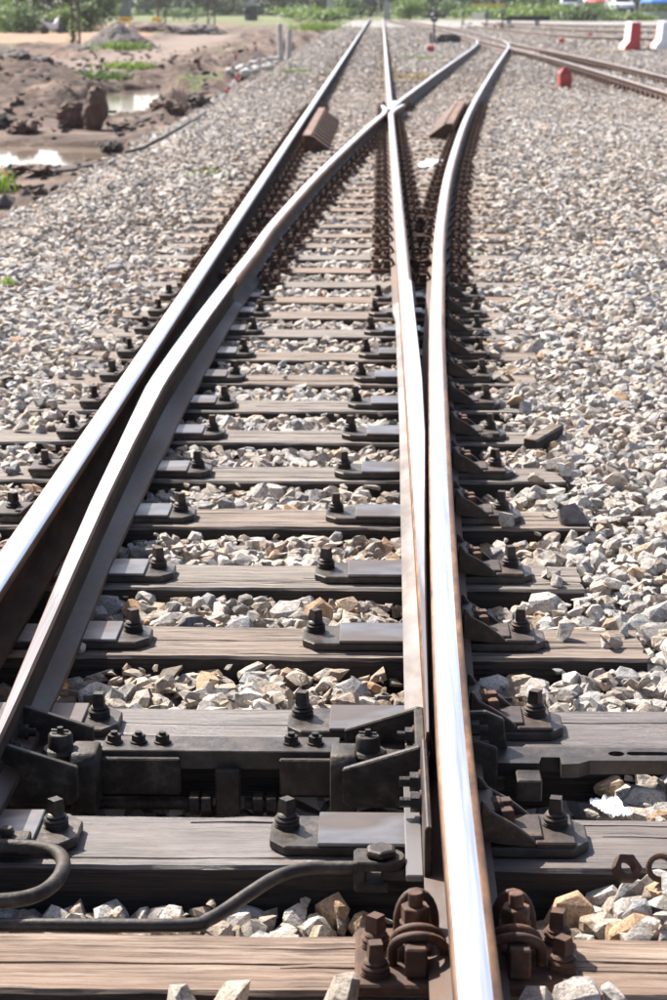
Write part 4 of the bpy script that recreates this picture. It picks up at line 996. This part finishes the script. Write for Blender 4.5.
# black hoses and a pale cable
def hose(pts, r_, mat, label, n=40):
    P3 = []
    for p in smooth_path(pts, .05): P3.append((p[0], p[1], max(float(h_top(np.array(p[0]), np.array(p[1]))) if p[0] > -2.75 else -9, ground_z(p[0], p[1])) + r_ + .045))
    zz = np.array([p[2] for p in P3]); zz = np.convolve(np.pad(zz, 4, 'edge'), np.ones(9)/9, 'valid'); P3 = [(a_[0], a_[1], z) for a_, z in zip(P3, zz)]
    mb = MB(); mb.tube(P3, r_, 7, 0); return tag(mb.build('hose', mat, smooth=60), label, 'hose')
hose([(-2.62, 24.7), (-2.40, 24.8), (-2.20, 25.2), (-2.05, 26.3), (-2.0, 27.9), (-2.05, 29.4)], .022, 'black_rubber', 'black hose curving over the ballast slope above the pool')
hose([(-3.2, 22.8), (-3.05, 23.6), (-2.85, 24.2), (-2.65, 23.9), (-2.6, 23.2)], .020, 'black_rubber', 'black hose looped at the foot of the ballast slope')
hose([(-4.6, 24.3), (-4.0, 23.9), (-3.6, 24.0), (-3.35, 24.4)], .014, 'black_rubber', 'thin black hose across the dark mud heap')
hose([(-2.95, 28.6), (-2.78, 28.4), (-2.6, 28.0)], .016, 'white_paint', 'pale cable lying along the ballast slope near the fallen stake')

# ------------------------------------------------------------------ grass and weeds
def leaves(n, cen, size, spread, rs, up=.0, blade_=False):
    r = np.random.default_rng(rs)
    C_ = np.array(cen); k_ = r.integers(0, len(C_), n); P_ = C_[k_, :3] + r.normal(size=(n, 3))*C_[k_, 3:6]*.5*spread
    a = r.uniform(0, 2*np.pi, n); b = r.uniform(-1.1, 1.1, n); L = size*r.uniform(.6, 1.4, n)
    d1 = np.stack([np.cos(a)*np.cos(b), np.sin(a)*np.cos(b), np.sin(b)], -1)*L[:, None]
    d2 = np.stack([-np.sin(a), np.cos(a), r.uniform(-.6, .6, n)], -1)*(L*.5)[:, None]
    V = np.stack([P_ - d1*.5, P_ + d2*.5, P_ + d1*.5, P_ - d2*.5], 1).reshape(-1, 3)
    var = np.clip(r.normal(.5, .3, n), 0, 1); return V, var
def leaf_mesh(name, V, var, mats, mi=None):
    n = len(V)//4; me = bpy.data.meshes.new(name); me.vertices.add(len(V)); me.vertices.foreach_set('co', V.astype(np.float32).ravel())
    me.loops.add(n*4); me.loops.foreach_set('vertex_index', np.arange(n*4, dtype=np.int32)); me.polygons.add(n); me.polygons.foreach_set('loop_start', np.arange(0, n*4, 4, dtype=np.int32))
    me.update(calc_edges=True)
    for m in mats: me.materials.append(MATS[m])
    if mi is not None: me.polygons.foreach_set('material_index', mi.astype(np.int32))
    a = me.attributes.new('leaf_var', 'FLOAT', 'FACE'); a.data.foreach_set('value', var.astype(np.float32)); return me
def tuft(label, loc, w, h, n, mat, seed, flower=False):
    r = np.random.default_rng(seed); b = r.normal(size=(n, 2))*w*.3; a = r.uniform(0, 6.28, n); ln = h*r.uniform(.5, 1.1, n); lean = r.uniform(.1, .7, n)
    dx = np.stack([np.cos(a), np.sin(a)], -1); base_ = np.concatenate([b, np.zeros((n, 1))], 1); wd_ = w*.02 + .004
    side = np.stack([-np.sin(a), np.cos(a), np.zeros(n)], -1)*wd_
    mid = base_ + np.concatenate([dx*(ln*lean*.35)[:, None], (ln*.6)[:, None]], 1); tip = base_ + np.concatenate([dx*(ln*lean)[:, None], ln[:, None]*.95], 1)
    V = np.stack([base_ - side, base_ + side, mid + side*.8, mid - side*.8], 1).reshape(-1, 3); V2 = np.stack([mid - side*.8, mid + side*.8, tip + side*.1, tip - side*.1], 1).reshape(-1, 3)
    mi = np.zeros(2*n)
    if flower: mi[n + np.arange(0, n, 9)] = 1; V2 = V2.reshape(-1, 4, 3); fl = np.arange(0, n, 9); V2[fl] = tip[fl][:, None] + np.array([(-.012, 0, 0), (.012, 0, 0), (.012, .01, .02), (-.012, .01, .02)])[None]; V2 = V2.reshape(-1, 3)
    me = leaf_mesh('grass_tuft', np.concatenate([V, V2]), np.clip(r.normal(.6, .3, 2*n), 0, 1), [mat] + (['petal_orange'] if flower else []), mi)
    o = link('grass_tuft', me); o.location = loc; return tag(o, label, 'grass', 'grass tufts', 'stuff')
tuft('bright green grass clump with orange flowers at the foot of the ballast', (-3.72, 21.7, -.42), .42, .24, 260, 'leaf_light', 1, True)
tuft('small green weed on the ballast slope beside the straight rail', (-1.15, 18.6, .02), .30, .05, 36, 'leaf_light', 2)
tuft('tiny green sprout in the grey ballast left of the sleepers', (-1.62, 11.2, .02), .07, .05, 22, 'leaf_light', 3)
tuft('dry yellow weed patch between straight rail and diverging rail', (1.0, 43, .0), .7, .08, 200, 'leaf_dry', 4)
tuft('thin green weed strip near the switch stand', (1.55, 58, .0), .8, .06, 140, 'leaf_light', 5)
tuft('yellow-green weed strip across the ballast before the concrete posts', (-1.45, 46, .02), .7, .05, 200, 'leaf_light', 6)
tuft('dry grass at the foot of the striped barriers', (7.4, 63.5, .0), 1.0, .10, 220, 'leaf_dry', 7)
tuft('green weed clump on the flank of the gravel cone', (-9.6, 81.5, -.3), 1.5, .35, 300, 'leaf_light', 8)
tuft('green weed clump beyond the dirt lane', (-6.5, 58, -.3), 1.2, .22, 260, 'leaf_light', 9)
tuft('sparse green weeds on the mud bank behind the puddle', (-6.3, 50.5, -.3), 1.3, .20, 260, 'leaf_mid', 10)
tuft('tall green weeds growing at the end of the ballast beside the straight track', (-3.4, 128, -.2), 2.2, .5, 420, 'leaf_light', 12)

def plant(name, label, cat, loc, h, w, n, mat, seed, trunk=True, low=.0, group=None, leaf=.35):
    r = random.Random(seed); t = thing(name, label, cat, loc, r.uniform(0, 6.28), group)
    if trunk:
        mb = MB(); mb.tube([(0, 0, -.2), (.05*w*r.uniform(-1, 1), 0, h*.35), (.1*w*r.uniform(-1, 1), .1, h*.7)], [.045*h**.8, .032*h**.8, .012*h**.8], 8)
        for i in range(4):
            a = r.uniform(0, 6.28); z0 = h*r.uniform(.25, .5); mb.tube([(0, 0, z0), (w*.2*math.cos(a), w*.2*math.sin(a), z0 + h*.14), (w*.38*math.cos(a), w*.38*math.sin(a), z0 + h*.22)], [.018*h**.8, .012*h**.8, .005*h**.8], 6)
        mb.build('trunk', 'bark', t, smooth=50)
    else:
        mb = MB()
        for i in range(5): a = r.uniform(0, 6.28); mb.tube([(0, 0, -.1), (w*.15*math.cos(a), w*.15*math.sin(a), h*.3), (w*.28*math.cos(a), w*.28*math.sin(a), h*.65)], [.03, .02, .008], 5)
        mb.build('stem', 'bark', t)
    cl = []
    for i in range(13 if trunk else 11):
        a = r.uniform(0, 6.28); q = r.random()**.5*w*.40; z = r.uniform(low, 1.0)*h; sz = w*r.uniform(.28, .46); cl.append((q*math.cos(a), q*math.sin(a), max(z, sz*.35), sz, sz, min(sz*.8, h*.4)))
    V, var = leaves(n, cl, leaf, 1.0, seed); V[:, 2] = np.maximum(V[:, 2], .0)
    link('crown' if trunk else 'foliage', leaf_mesh('crown', V, var, [mat]), t); return t
def at(px, Y): return .417 + (px - 380.5)*Y/2003.0
# left: bushes and small trees beyond the orange dirt
for i, (px, Y, h, w, mat, kind) in enumerate([(8, 128, 2.2, 2.4, 'leaf_mid', 0), (26, 124, 1.9, 2.6, 'leaf_light', 0), (46, 122, 1.5, 2.2, 'leaf_mid', 0), (38, 138, 5.5, 4.2, 'leaf_dark', 1), (64, 136, 6.5, 4.4, 'leaf_dark', 1), (84, 140, 6, 4.0, 'leaf_dark', 1), (103, 142, 5.2, 3.2, 'leaf_mid', 1), (76, 124, 1.2, 1.6, 'leaf_light', 0), (100, 128, 1.5, 1.6, 'leaf_mid', 0), (12, 140, 6.8, 4.4, 'leaf_dark', 1)]):
    lab = ['rounded mid green bush at the edge of the orange dirt, beside the shed', 'pale green spreading bush at the edge of the orange dirt', 'low green bush next to the pale spreading bush', 'dark tree rising behind the bushes and the blue panel', 'dark tree behind the parked motorcycle', 'dark tree behind the vine-covered mast', 'lighter slim tree between the vine-covered mast and concrete pier', 'small pale bush left of the vine-covered mast', 'small green bush right of the vine-covered mast', 'dark tree shading the shed'][i]
    plant('tree' if kind else 'bush', lab, 'tree' if kind else 'bush', (at(px, Y), Y, -.35), h, w, 2600 if kind else 1500, mat, 100 + i, bool(kind), .12 if kind else 0, 'plants at the edge of the orange dirt', .30 if kind else .22)
# far row behind the whole yard
labs = ['broad tree', 'slender tree', 'dense tree', 'loose tree']
far_list = [(112, 0), (128, 2), (150, 1), (168, 0), (188, 2), (206, 0), (226, 3), (246, 1), (268, 0), (290, 2), (310, 1), (330, 0), (352, 3), (374, 1), (398, 2), (416, 0), (446, 1), (462, 3), (486, 0), (508, 2), (530, 1), (548, 0), (572, 2), (596, 0), (622, 1), (646, 2), (668, 0), (690, 1)]
for i, (px, kd) in enumerate(far_list):
    Y = 262 + 22*((i*7) % 5)/5; mat = ['leaf_dark', 'leaf_mid', 'leaf_dark', 'leaf_mid'][kd]
    where = ['left of the concrete pier', 'directly behind the concrete pier', 'just right of the concrete pier', 'behind the stacked yellow signs', 'between the two right-hand lattice masts', 'behind the rubble heap', 'behind the last lattice mast', 'left of the small grey kiosk', 'right of the small grey kiosk', 'behind the white tarpaulin', 'between white tarpaulin and grey column', 'behind the grey column', 'under the gantry beam', 'between gantry and relay cabinet', 'right of the relay cabinet', 'behind the dark hut', 'right of the dark hut', 'left of the yellow banner', 'behind the yellow banner', 'right of the yellow banner', 'behind the tall bright bush', 'left of the yellow tarpaulin', 'behind the silver car', 'between silver and white car', 'behind the white car', 'behind the blue umbrella', 'past the blue umbrella', 'beyond the end of the barriers'][i]
    plant('tree', ['broad dark tree ', 'light green tree ', 'dense dark tree ', 'airy green tree '][kd] + 'in the far row, ' + where, 'tree', (at(px, Y), Y, -.25), 5.0 + (i*5 % 4)*.5, 6.0, 2300, mat, 200 + i, True, .02, 'far row of trees', .55)
for i, (px, Y, h, w, mat, lab) in enumerate([(122, 215, .9, 4, 'leaf_light', 'low bright verge bush beside the concrete pier'), (200, 190, .7, 5, 'leaf_mid', 'low verge bush behind the rubble heap'), (302, 185, 1.0, 4, 'leaf_light', 'bright verge bush beside the grey kiosk'), (325, 178, .9, 3.5, 'leaf_light', 'bright verge bush beside the grey column'), (352, 205, 1.6, 3, 'leaf_mid', 'green bush under the dark gantry'), (407, 205, 1.5, 3.0, 'leaf_light', 'pale bush left of the dark hut'), (450, 225, 1.5, 4, 'leaf_mid', 'green bush right of the dark hut'), (478, 210, 1.0, 5, 'leaf_light', 'pale low bush before the yellow banner'), (505, 178, .9, 4, 'leaf_light', 'bright weed bush behind the stacked rails'), (528, 168, 1.3, 4.2, 'leaf_light', 'tall bright bush beside the yellow tarpaulin'), (548, 172, 1.0, 4, 'leaf_light', 'bright weed bush at the foot of the retaining wall'), (574, 165, 1.4, 3.8, 'leaf_mid', 'leafy mid green bush below the silver car'), (598, 168, .7, 3, 'leaf_light', 'low weed bush below the white car'), (622, 168, .6, 2.2, 'leaf_light', 'low weed bush behind the striped barrier'), (650, 215, 2.6, 4.5, 'leaf_mid', 'large green bush behind the white car'), (672, 210, 2.8, 4, 'leaf_mid', 'large green bush at the end of the raised road'), (560, 240, 2.4, 4.5, 'leaf_mid', 'green bush behind the yellow tarpaulin')]):
    plant('bush', lab, 'bush', (at(px, Y), Y, -.2 if Y < 200 or px < 500 else .3), h, w, 1300, mat, 300 + i, False, 0, 'bushes of the far verge', .32)

# ------------------------------------------------------------------ masts, piers, huts on the far side
def lattice(label, px, Y, w, h, vine=False, nseg=10):
    t = thing('lattice_mast', label, 'mast', (at(px, Y), Y, -.4), 0, 'lattice masts')
    for sx_ in (-1, 1):
        for sy_ in (-1, 1):
            mb = MB(); mb.box((sx_*w/2, sy_*w/2, h/2), (.06, .06, h)); mb.build('leg', 'steel_lattice', t)
    mb = MB()
    for k_ in range(nseg):
        z0, z1 = h*k_/nseg, h*(k_+1)/nseg; s_ = 1 if k_ % 2 else -1
        for q in (-1, 1): mb.cyl((-s_*w/2, q*w/2, z0), (s_*w/2, q*w/2, z1), .018, 5); mb.cyl((q*w/2, -s_*w/2, z0), (q*w/2, s_*w/2, z1), .018, 5)
    mb.build('bracing', 'steel_lattice', t)
    if vine:
        V, var = leaves(260, [(-w/2, 0, z, .22, .22, .3) for z in np.linspace(.1, .9, 6)], .14, 1, 71); V[:, 2] = np.maximum(V[:, 2], 0); link('vine', leaf_mesh('vine', V, var, ['leaf_light']), t)
lattice('rusty lattice mast with green vine climbing its foot', 90, 92.6, .30, 7.5, True, 16)
lattice('rusty lattice mast beside the two stacked yellow signs', 172, 128, .42, 8, False, 14)
lattice('rusty lattice mast on the rubble ground near the pool', 219, 142, .45, 8, False, 14)
for lab, px, Y, w, d, h, mat in [('tall round-edged concrete pier behind the gravel cone', 137.5, 205, 1.05, 1.2, 8, 'concrete_dark'), ('grey concrete column standing beside the track end', 332, 238, .8, .9, 7, 'concrete'), ('dark steel column next to the grey concrete column', 327, 243, .55, .6, 7, 'dark_iron_far')]:
    mb = MB(); mb.box((0, 0, h/2), (w, d, h)); mb.box((0, 0, .15), (w*1.25, d*1.25, .3)); mb.box((0, 0, h + .25), (w*1.8, d*1.3, .5)); o = tag(mb.build('concrete_pier', mat, bevel=.08), lab, 'pier'); o.location = (at(px, Y), Y, -.3)
t = thing('gantry', 'dark steel gantry frame over the end of the tracks', 'gantry', (at(358, 240), 240, -.3))
for x in (-1.5, 1.4): mb = MB(); mb.box((x, 0, 2.6), (.34, .34, 5.2)); mb.build('post', 'timber_wall', t, bevel=.02)
mb = MB(); mb.box((0, 0, 1.72), (3.6, .3, .24)); mb.build('beam', 'timber_wall', t, bevel=.02)
mb = MB(); mb.box((0, 0, 5.2), (4.4, .4, .4)); mb.build('top_beam', 'timber_wall', t, bevel=.02)
t = thing('relay_cabinet', 'pale grey relay cabinet on a plinth at the end of the straight track', 'cabinet', (at(385.5, 200), 200, -.2))
mb = MB(); mb.box((0, 0, .9), (.62, .5, 1.4)); mb.build('case', 'concrete', t, bevel=.02); mb = MB(); mb.box((0, 0, 1.64), (.74, .62, .08)); mb.build('cap', 'tin_roof', t, bevel=.01); mb = MB(); mb.box((0, 0, .1), (.8, .7, .24)); mb.build('plinth', 'concrete_dark', t, bevel=.02)
mb = MB(); mb.box((.0, -.26, .95), (.5, .02, 1.1)); mb.build('door', 'concrete', t, bevel=.005)
def hut(label, px, Y, w, d, h, wall, roof, z=-.25, slats=0):
    t = thing('hut', label, 'hut', (at(px, Y), Y, z)); mb = MB(); mb.box((0, 0, h/2), (w, d, h)); mb.build('wall', wall, t, bevel=.02)
    mb = MB(); mb.prism([(-w/2 - .25, h), (w/2 + .25, h), (w/2 + .25, h + .06), (0, h + .5), (-w/2 - .25, h + .06)], 'y', -d/2 - .3, d/2 + .3); mb.build('roof', roof, t)
    mb = MB(); mb.box((w*.18, -d/2 - .012, .9), (.75, .04, 1.8)); mb.build('door', 'bark', t, bevel=.01)
    mb = MB(); mb.box((-w*.25, -d/2 - .012, h*.62), (.6, .04, .5)); wv = mb.build('window', 'glass_dark', t)
    for k_ in range(slats):
        mb = MB(); mb.box((-w/2 + (k_+.5)*w/slats, -d/2 - .02, h/2), (w/slats*.9, .03, h*.98)); mb.build('plank', wall, t, bevel=.006)
hut('dark timber hut at the far end of the tracks', 429.5, 228, 2.7, 2.2, 2.1, 'timber_wall', 'tin_roof', slats=9)
hut('small grey kiosk with tin roof beyond the mud banks', 257, 195, 1.15, 1.1, 1.35, 'concrete_dark', 'tin_roof')
t = thing('shed', 'dark shed with teal boarding behind the bushes', 'shed', (at(8, 150), 150, -.35)); 
mb = MB(); mb.box((0, 0, 1.6), (4.2, 3, 3.2)); mb.build('wall', 'timber_wall', t)
for x in (-1.4, 0, 1.4): mb = MB(); mb.box((x, -1.53, 1.3), (1.2, .06, 1.0)); mb.build('board', 'tin_roof', t, bevel=.01)
for x in (-2.3, 2.3): mb = MB(); mb.box((x, -1.9, 1.6), (.2, .2, 3.2)); mb.build('post', 'concrete', t, bevel=.02)
mb = MB(); mb.prism([(-2.6, 3.2), (2.6, 3.2), (2.6, 3.3), (0, 4.1), (-2.6, 3.3)], 'y', -2.1, 1.8); mb.build('roof', 'tin_roof', t)
mb = MB(); mb.box((0, 0, .75), (1.35, .05, 1.3)); mb.box((-.6, .0, .3), (.06, .06, .9)); mb.box((.6, .0, .3), (.06, .06, .9)); mb.box((0, -.03, 1.42), (1.42, .08, .06)); o = tag(mb.build('panel_board', 'tin_roof', bevel=.01), 'pale blue-grey panel standing among the bushes', 'panel'); o.location = (at(34, 126), 126, -.3)
# yellow signs
def sign(label, px, Y, z, w, h, mat, mark):
    t = thing('sign', label, 'sign', (at(px, Y), Y, -.35)); mb = MB(); mb.box((0, 0, z), (w, .03, h)); b = mb.build('board', mat, t, bevel=.005)
    if mark: mb = MB(); mb.box((0, -.018, z), (w*.66, .008, h*.22)); mb.build('dark_stripe', 'tyre', b)
    for x in (-w*.35, w*.35): mb = MB(); mb.cyl((x, .03, 0), (x, .03, z), .025, 6); mb.build('post', 'steel_lattice', t)
sign('yellow board with a dark bar in front of the concrete pier', 137, 122, .83, .66, .30, 'yellow_paint', True)
sign('upper yellow board beside the lattice mast', 166.5, 126, .82, .5, .24, 'yellow_paint', False)
sign('lower orange board beside the lattice mast', 168.5, 124, .36, .32, .36, 'orange_rust', False)
crumple('tarpaulin', 'white_plastic', 2.2, 1.6, 1.0, 21, 'white tarpaulin thrown over a heap beyond the mud banks', 'tarpaulin', (at(293, 205), 205, -.1), .2)
crumple('tarpaulin', 'yellow_tarp', 1.6, 1.4, 1.0, 25, 'yellow tarpaulin over a heap among the weeds', 'tarpaulin', (at(562, 178), 178, .35), .2)
lump('sack', 'full white sack standing on the sand in front of the pier', 'sack', (at(156, 120), 120, -.0), (.32, .3, .5), 'white_plastic', 71, 3, .15)
# parked motorcycle
t = thing('motorcycle', 'small parked motorcycle in front of the dark trees', 'motorcycle', (at(68, 118), 118, -.3), .9)
for x in (-.6, .6):
    mb = MB(); mb.tube([(x + .26*math.cos(a_), 0, .27 + .26*math.sin(a_)) for a_ in np.linspace(0, 6.28, 17)[:-1]], .05, 6, closed=True); w_ = mb.build('wheel', 'tyre', t); mb = MB(); mb.cyl((x, -.02, .27), (x, .02, .27), .2, 12); mb.build('hub', 'dark_iron_far', w_)
mb = MB(); mb.prism([(-.55, .45), (-.2, .25), (.25, .3), (.45, .85), (.35, .9), (.1, .6), (-.7, .72)], 'y', -.11, .11); mb.build('body', 'car_white', t, bevel=.02)
mb = MB(); mb.prism([(-.75, .72), (.05, .64), (.05, .74), (-.75, .82)], 'y', -.12, .12); mb.build('seat', 'black_rubber', t, bevel=.02)
mb = MB(); mb.tube([(.35, -.32, 1.0), (.42, -.1, .95), (.42, .1, .95), (.35, .32, 1.0)], .018, 6); mb.cyl((.42, 0, .95), (.6, 0, .27), .03, 6); mb.build('handlebar', 'dark_iron_far', t)

# ------------------------------------------------------------------ red stub, barriers, switch stands
mb = MB(); h = .30; mb.prism([(-.11, -.11), (.11, -.11), (.11, .11), (-.11, .11)], 'z', -.25, h); 
o = thing('marker_stub', 'squat red-painted concrete stub with pointed top on the ballast', 'stub', (3.73, 38.1, -.03), .18)
mb.build('block', 'faded_red', o, bevel=.012); mb = MB(); mb.add([(-.10, -.10, h + .001), (.10, -.10, h + .001), (.10, .10, h + .001), (-.10, .10, h + .001), (0, 0, h + .12)], [(3, 2, 1, 0), (0, 1, 4), (1, 2, 4), (2, 3, 4), (3, 0, 4)]); mb.build('pointed_cap', 'faded_red', o)
for x, y, lb in ((at(551, 79), 79, 'small red marker block beside the yard rail'), (at(578, 92), 92, 'small red marker block in front of the farther yard rail'), (at(427, 66), 66, 'small dark red block on the ballast before the switch stand')):
    mb = MB(); mb.prism([(-.11, -.11), (.11, -.11), (.11, .11), (-.11, .11)], 'z', -.1, .15); mb.add([(-.11, -.11, .151), (.11, -.11, .151), (.11, .11, .151), (-.11, .11, .151), (0, 0, .22)], [(0, 1, 4), (1, 2, 4), (2, 3, 4), (3, 0, 4)]); o = tag(mb.build('marker_block', 'faded_red'), lb, 'marker', 'small red markers'); o.location = (x, y, 0)
def barrier(label, x, y, scheme):
    t = thing('concrete_barrier', label, 'barrier', (x, y, -.09), R(-1.5), 'striped concrete barriers'); pr = [(.0, 0), (.0, .98), (-.27, .98), (-.32, .42), (-.47, .24), (-.47, 0)]
    y0 = 0
    for k_, (ln, mat) in enumerate(scheme):
        mb = MB(); mb.prism(pr, 'y', y0, y0 + ln); mb.build('red_band' if 'red' in mat else 'white_band', mat, t, bevel=.006); y0 += ln
barrier('striped concrete barrier showing a red end face', 8.42, 65.4, [(.30, 'red_paint'), (.75, 'white_paint'), (.25, 'red_paint'), (.8, 'white_paint')])
barrier('striped concrete barrier showing a white end face', 9.58, 67.0, [(.6, 'white_paint'), (.3, 'red_paint'), (.7, 'white_paint'), (.35, 'red_paint')])
def stand(label, x, y, s_=1.0, num=True):
    t = thing('switch_stand', label, 'switch stand', (x, y, 0), 0, 'switch stands'); t.scale = (s_, s_, s_)
    mb = MB(); mb.cyl((0, 0, 0), (0, 0, .85), .038, 10); mb.build('post', 'dark_iron_far', t)
    mb = MB(); mb.box((0, 0, .03), (.34, .5, .07)); mb.box((-.12, 0, .2), (.07, .14, .36)); mb.build('base', 'dark_iron_far', t, bevel=.01)
    mb = MB(); mb.lathe([(.10, 0), (.13, .02), (.13, .26), (.10, .29), (.045, .31), (.045, .38), (.02, .40)], (0, 0, .78), 12); l_ = mb.build('lantern', 'dark_iron_far', t, smooth=35)
    if num: mb = MB(); mb.lathe([(.045, 0), (.045, .01)], (0, 0, 0), 12); o = mb.build('lens', 'lamp_glass', l_); o.location = (0, -.13, .92); o.rotation_euler = (R(90), 0, 0)
    mb = MB(); mb.tube([(0, 0, .15), (.3, 0, .12), (.52, 0, .14)], .02, 6); mb.lathe([(.09, -.05), (.11, 0), (.09, .07)], (.52, 0, .14), 10); mb.build('lever', 'dark_iron_far', t)
stand('black switch stand with lantern between the straight and diverging tracks', 2.38, 79, 1.0)
stand('far black switch stand with lantern, next to the pale concrete slab', at(480, 118), 118, .9)
stand('far black switch stand beside the stacked rails', at(495, 116), 116, 1.0)
stand('farthest small black switch stand toward the track end', at(458, 135), 135, .85)
mb = MB(); mb.prism([(-.55, -.3), (.5, -.34), (.56, .25), (.1, .36), (-.5, .3)], 'z', -.05, .14); o = tag(mb.build('concrete_slab', 'concrete', bevel=.03), 'pale broken concrete slab on the ballast by the far switch stand', 'slab'); o.location = (at(467, 122), 122, 0); o.rotation_euler = (.05, .04, .3)
mb = MB(); mb.box((0, 0, .12), (.9, .5, .22)); mb.box((.0, 0, .27), (.7, .34, .08)); o = tag(mb.build('point_machine', 'dark_iron_far', bevel=.02), 'dark iron point machine box next to the black switch stand', 'machine'); o.location = (2.95, 79.6, 0)
t = thing('rail_stack', 'stack of dark spare rails on a concrete block in front of the weeds', 'rail stack', (at(516, 132), 132, 0))
for k_, (y, z) in enumerate(((-.15, .34), (.0, .34), (.15, .34), (-.07, .47))): mb = MB(); sweep(mb, np.array([(-1.4 + .1*k_, y), (1.35 + .07*k_, y)]), PROF, [0]*len(PROF), z); mb.m = [0]*len(mb.m); mb.build('spare_rail', 'dark_iron_far', t)
for x in (-1.0, .75): mb = MB(); mb.box((x, 0, .17), (.3, .6, .335)); mb.build('support_block', 'concrete', t, bevel=.02)
# weedy wall, raised road, cars
mb = MB(); mb.box((40, 178, .08), (62, .35, .9)); mb.box((40, 178, .56), (62, .5, .06)); o = tag(mb.build('retaining_wall', 'concrete', bevel=.02), 'long low beige retaining wall below the raised road', 'wall')
mb = MB(); mb.box((55, 190, .05), (92, 23.4, .86)); mb.build('road', 'asphalt', None, kind='structure')
def car(name, label, px, Y, rz, mat, van):
    t = thing(name, label, 'car', (at(px, Y), Y, .49), rz, 'cars on the raised road'); L_, W_, H_ = 4.3, 1.72, 1.5 + .2*van
    side = [(-2.15, .32), (-2.12, .72), (-2.0, .80), (-1.15, .92), (-.45, H_ - .06), (-.2, H_), (1.5, H_), (1.85, H_ - .1), (2.1, .9), (2.15, .5), (2.1, .3)] if not van else [(-2.15, .32), (-2.12, .78), (-1.75, .95), (-.95, H_ - .08), (-.7, H_), (1.9, H_), (2.1, H_ - .12), (2.15, .5), (2.1, .3)]
    mb = MB(); vs = []
    for s_ in (-1, 1):
        for x, z in side: vs.append((s_*W_/2*(1 - .16*max(0, (z - .85)/(H_ - .85))), x, z))
    n = len(side); fs = [tuple(range(n)), tuple(range(2*n-1, n-1, -1))] + [(i, i+n, (i+1) % n + n, (i+1) % n) for i in range(n)]
    mb.add(vs, fs); b = mb.build('body', mat, t, bevel=.05, seg=2, smooth=40)
    def quad(name_, pts, m): q = MB(); q.add(pts, [(0, 1, 2, 3)]); o = q.build(name_, m, t); sm = o.modifiers.new('t', 'SOLIDIFY'); sm.thickness = .012; return o
    i0 = 3 if not van else 2; (xa, za), (xb, zb) = side[i0], side[i0+1]
    quad('windscreen', [(-.66, xa + .06, za + .035), (.66, xa + .06, za + .035), (.58, xb - .05, zb + .005), (-.58, xb - .05, zb + .005)], 'glass_dark').location = (0, -.03, .03)
    for s_ in (-1, 1):
        quad('side_window', [(s_*.80, xa + .35, .98), (s_*.80, 1.5, .98), (s_*.735, 1.25, H_ - .14), (s_*.735, xb + .12, H_ - .14)], 'glass_dark').location = (s_*.03, 0, 0)
        mb = MB(); mb.box((s_*.62, -2.135, .66), (.36, .06, .15)); mb.build('headlight', 'lamp_glass', t, bevel=.02)
        mb = MB(); mb.box((s_*.93, xa + .45, .98), (.16, .1, .12)); mb.build('mirror', mat, t, bevel=.02)
        for y in (-1.35, 1.35):
            mb = MB(); mb.cyl((s_*.66, y, .31), (s_*.87, y, .31), .31, 18); w_ = mb.build('wheel', 'tyre', t, bevel=.02); mb = MB(); mb.cyl((s_*.85, y, .31), (s_*.885, y, .31), .18, 12); mb.build('rim', 'car_silver', w_)
    mb = MB(); mb.box((0, -2.14, .42), (1.5, .06, .14)); mb.build('grille', 'tyre', t, bevel=.01); mb = MB(); mb.box((0, -2.175, .47), (.42, .02, .12)); mb.build('number_plate', 'white_paint', t)
car('parked_car', 'white car facing the yard from the raised road', 605, 187, .12, 'car_white', 0)
car('parked_car', 'silver van-like car facing the yard from the raised road', 560, 190, -.2, 'car_silver', 1)
for i, (px, Y, mat, lab) in enumerate([(586, 200, 'red_cloth', 'red market umbrella behind the raised road'), (638, 202, 'blue_cloth', 'blue market umbrella behind the raised road'), (576, 203, 'white_plastic', 'white market umbrella behind the raised road')]):
    t = thing('market_umbrella', lab, 'umbrella', (at(px, Y), Y, .35), 0, 'market umbrellas'); mb = MB(); mb.cyl((0, 0, 0), (0, 0, 1.9), .03, 8); mb.build('pole', 'steel_lattice', t)
    mb = MB(); mb.lathe([(1.5, .98), (1.45, 1.12), (.7, 1.6), (.03, 1.85), (.02, 1.83), (.7, 1.57), (1.44, 1.09)], n=8); mb.build('canopy', mat, t)
t = thing('banner', 'yellow banner strung on two posts behind the pale bushes', 'banner', (at(481, 235), 235, -.1))
mb = MB(); mb.box((0, 0, 1.15), (3.6, .03, .35)); mb.build('cloth', 'yellow_paint', t)
for x in (-1.8, 1.8): mb = MB(); mb.cyl((x, .03, 0), (x, .03, 1.6), .04, 8); mb.build('post', 'steel_lattice', t)

# ------------------------------------------------------------------ air of the far yard
mb = MB(); mb.box((0, 190, 5.4), (520, 420, 13.2)); hb_ = mb.build('haze', 'haze_air'); hb_['kind'] = 'stuff'; hb_['label'] = 'thin pale haze over the far end of the yard'; hb_['category'] = 'haze'
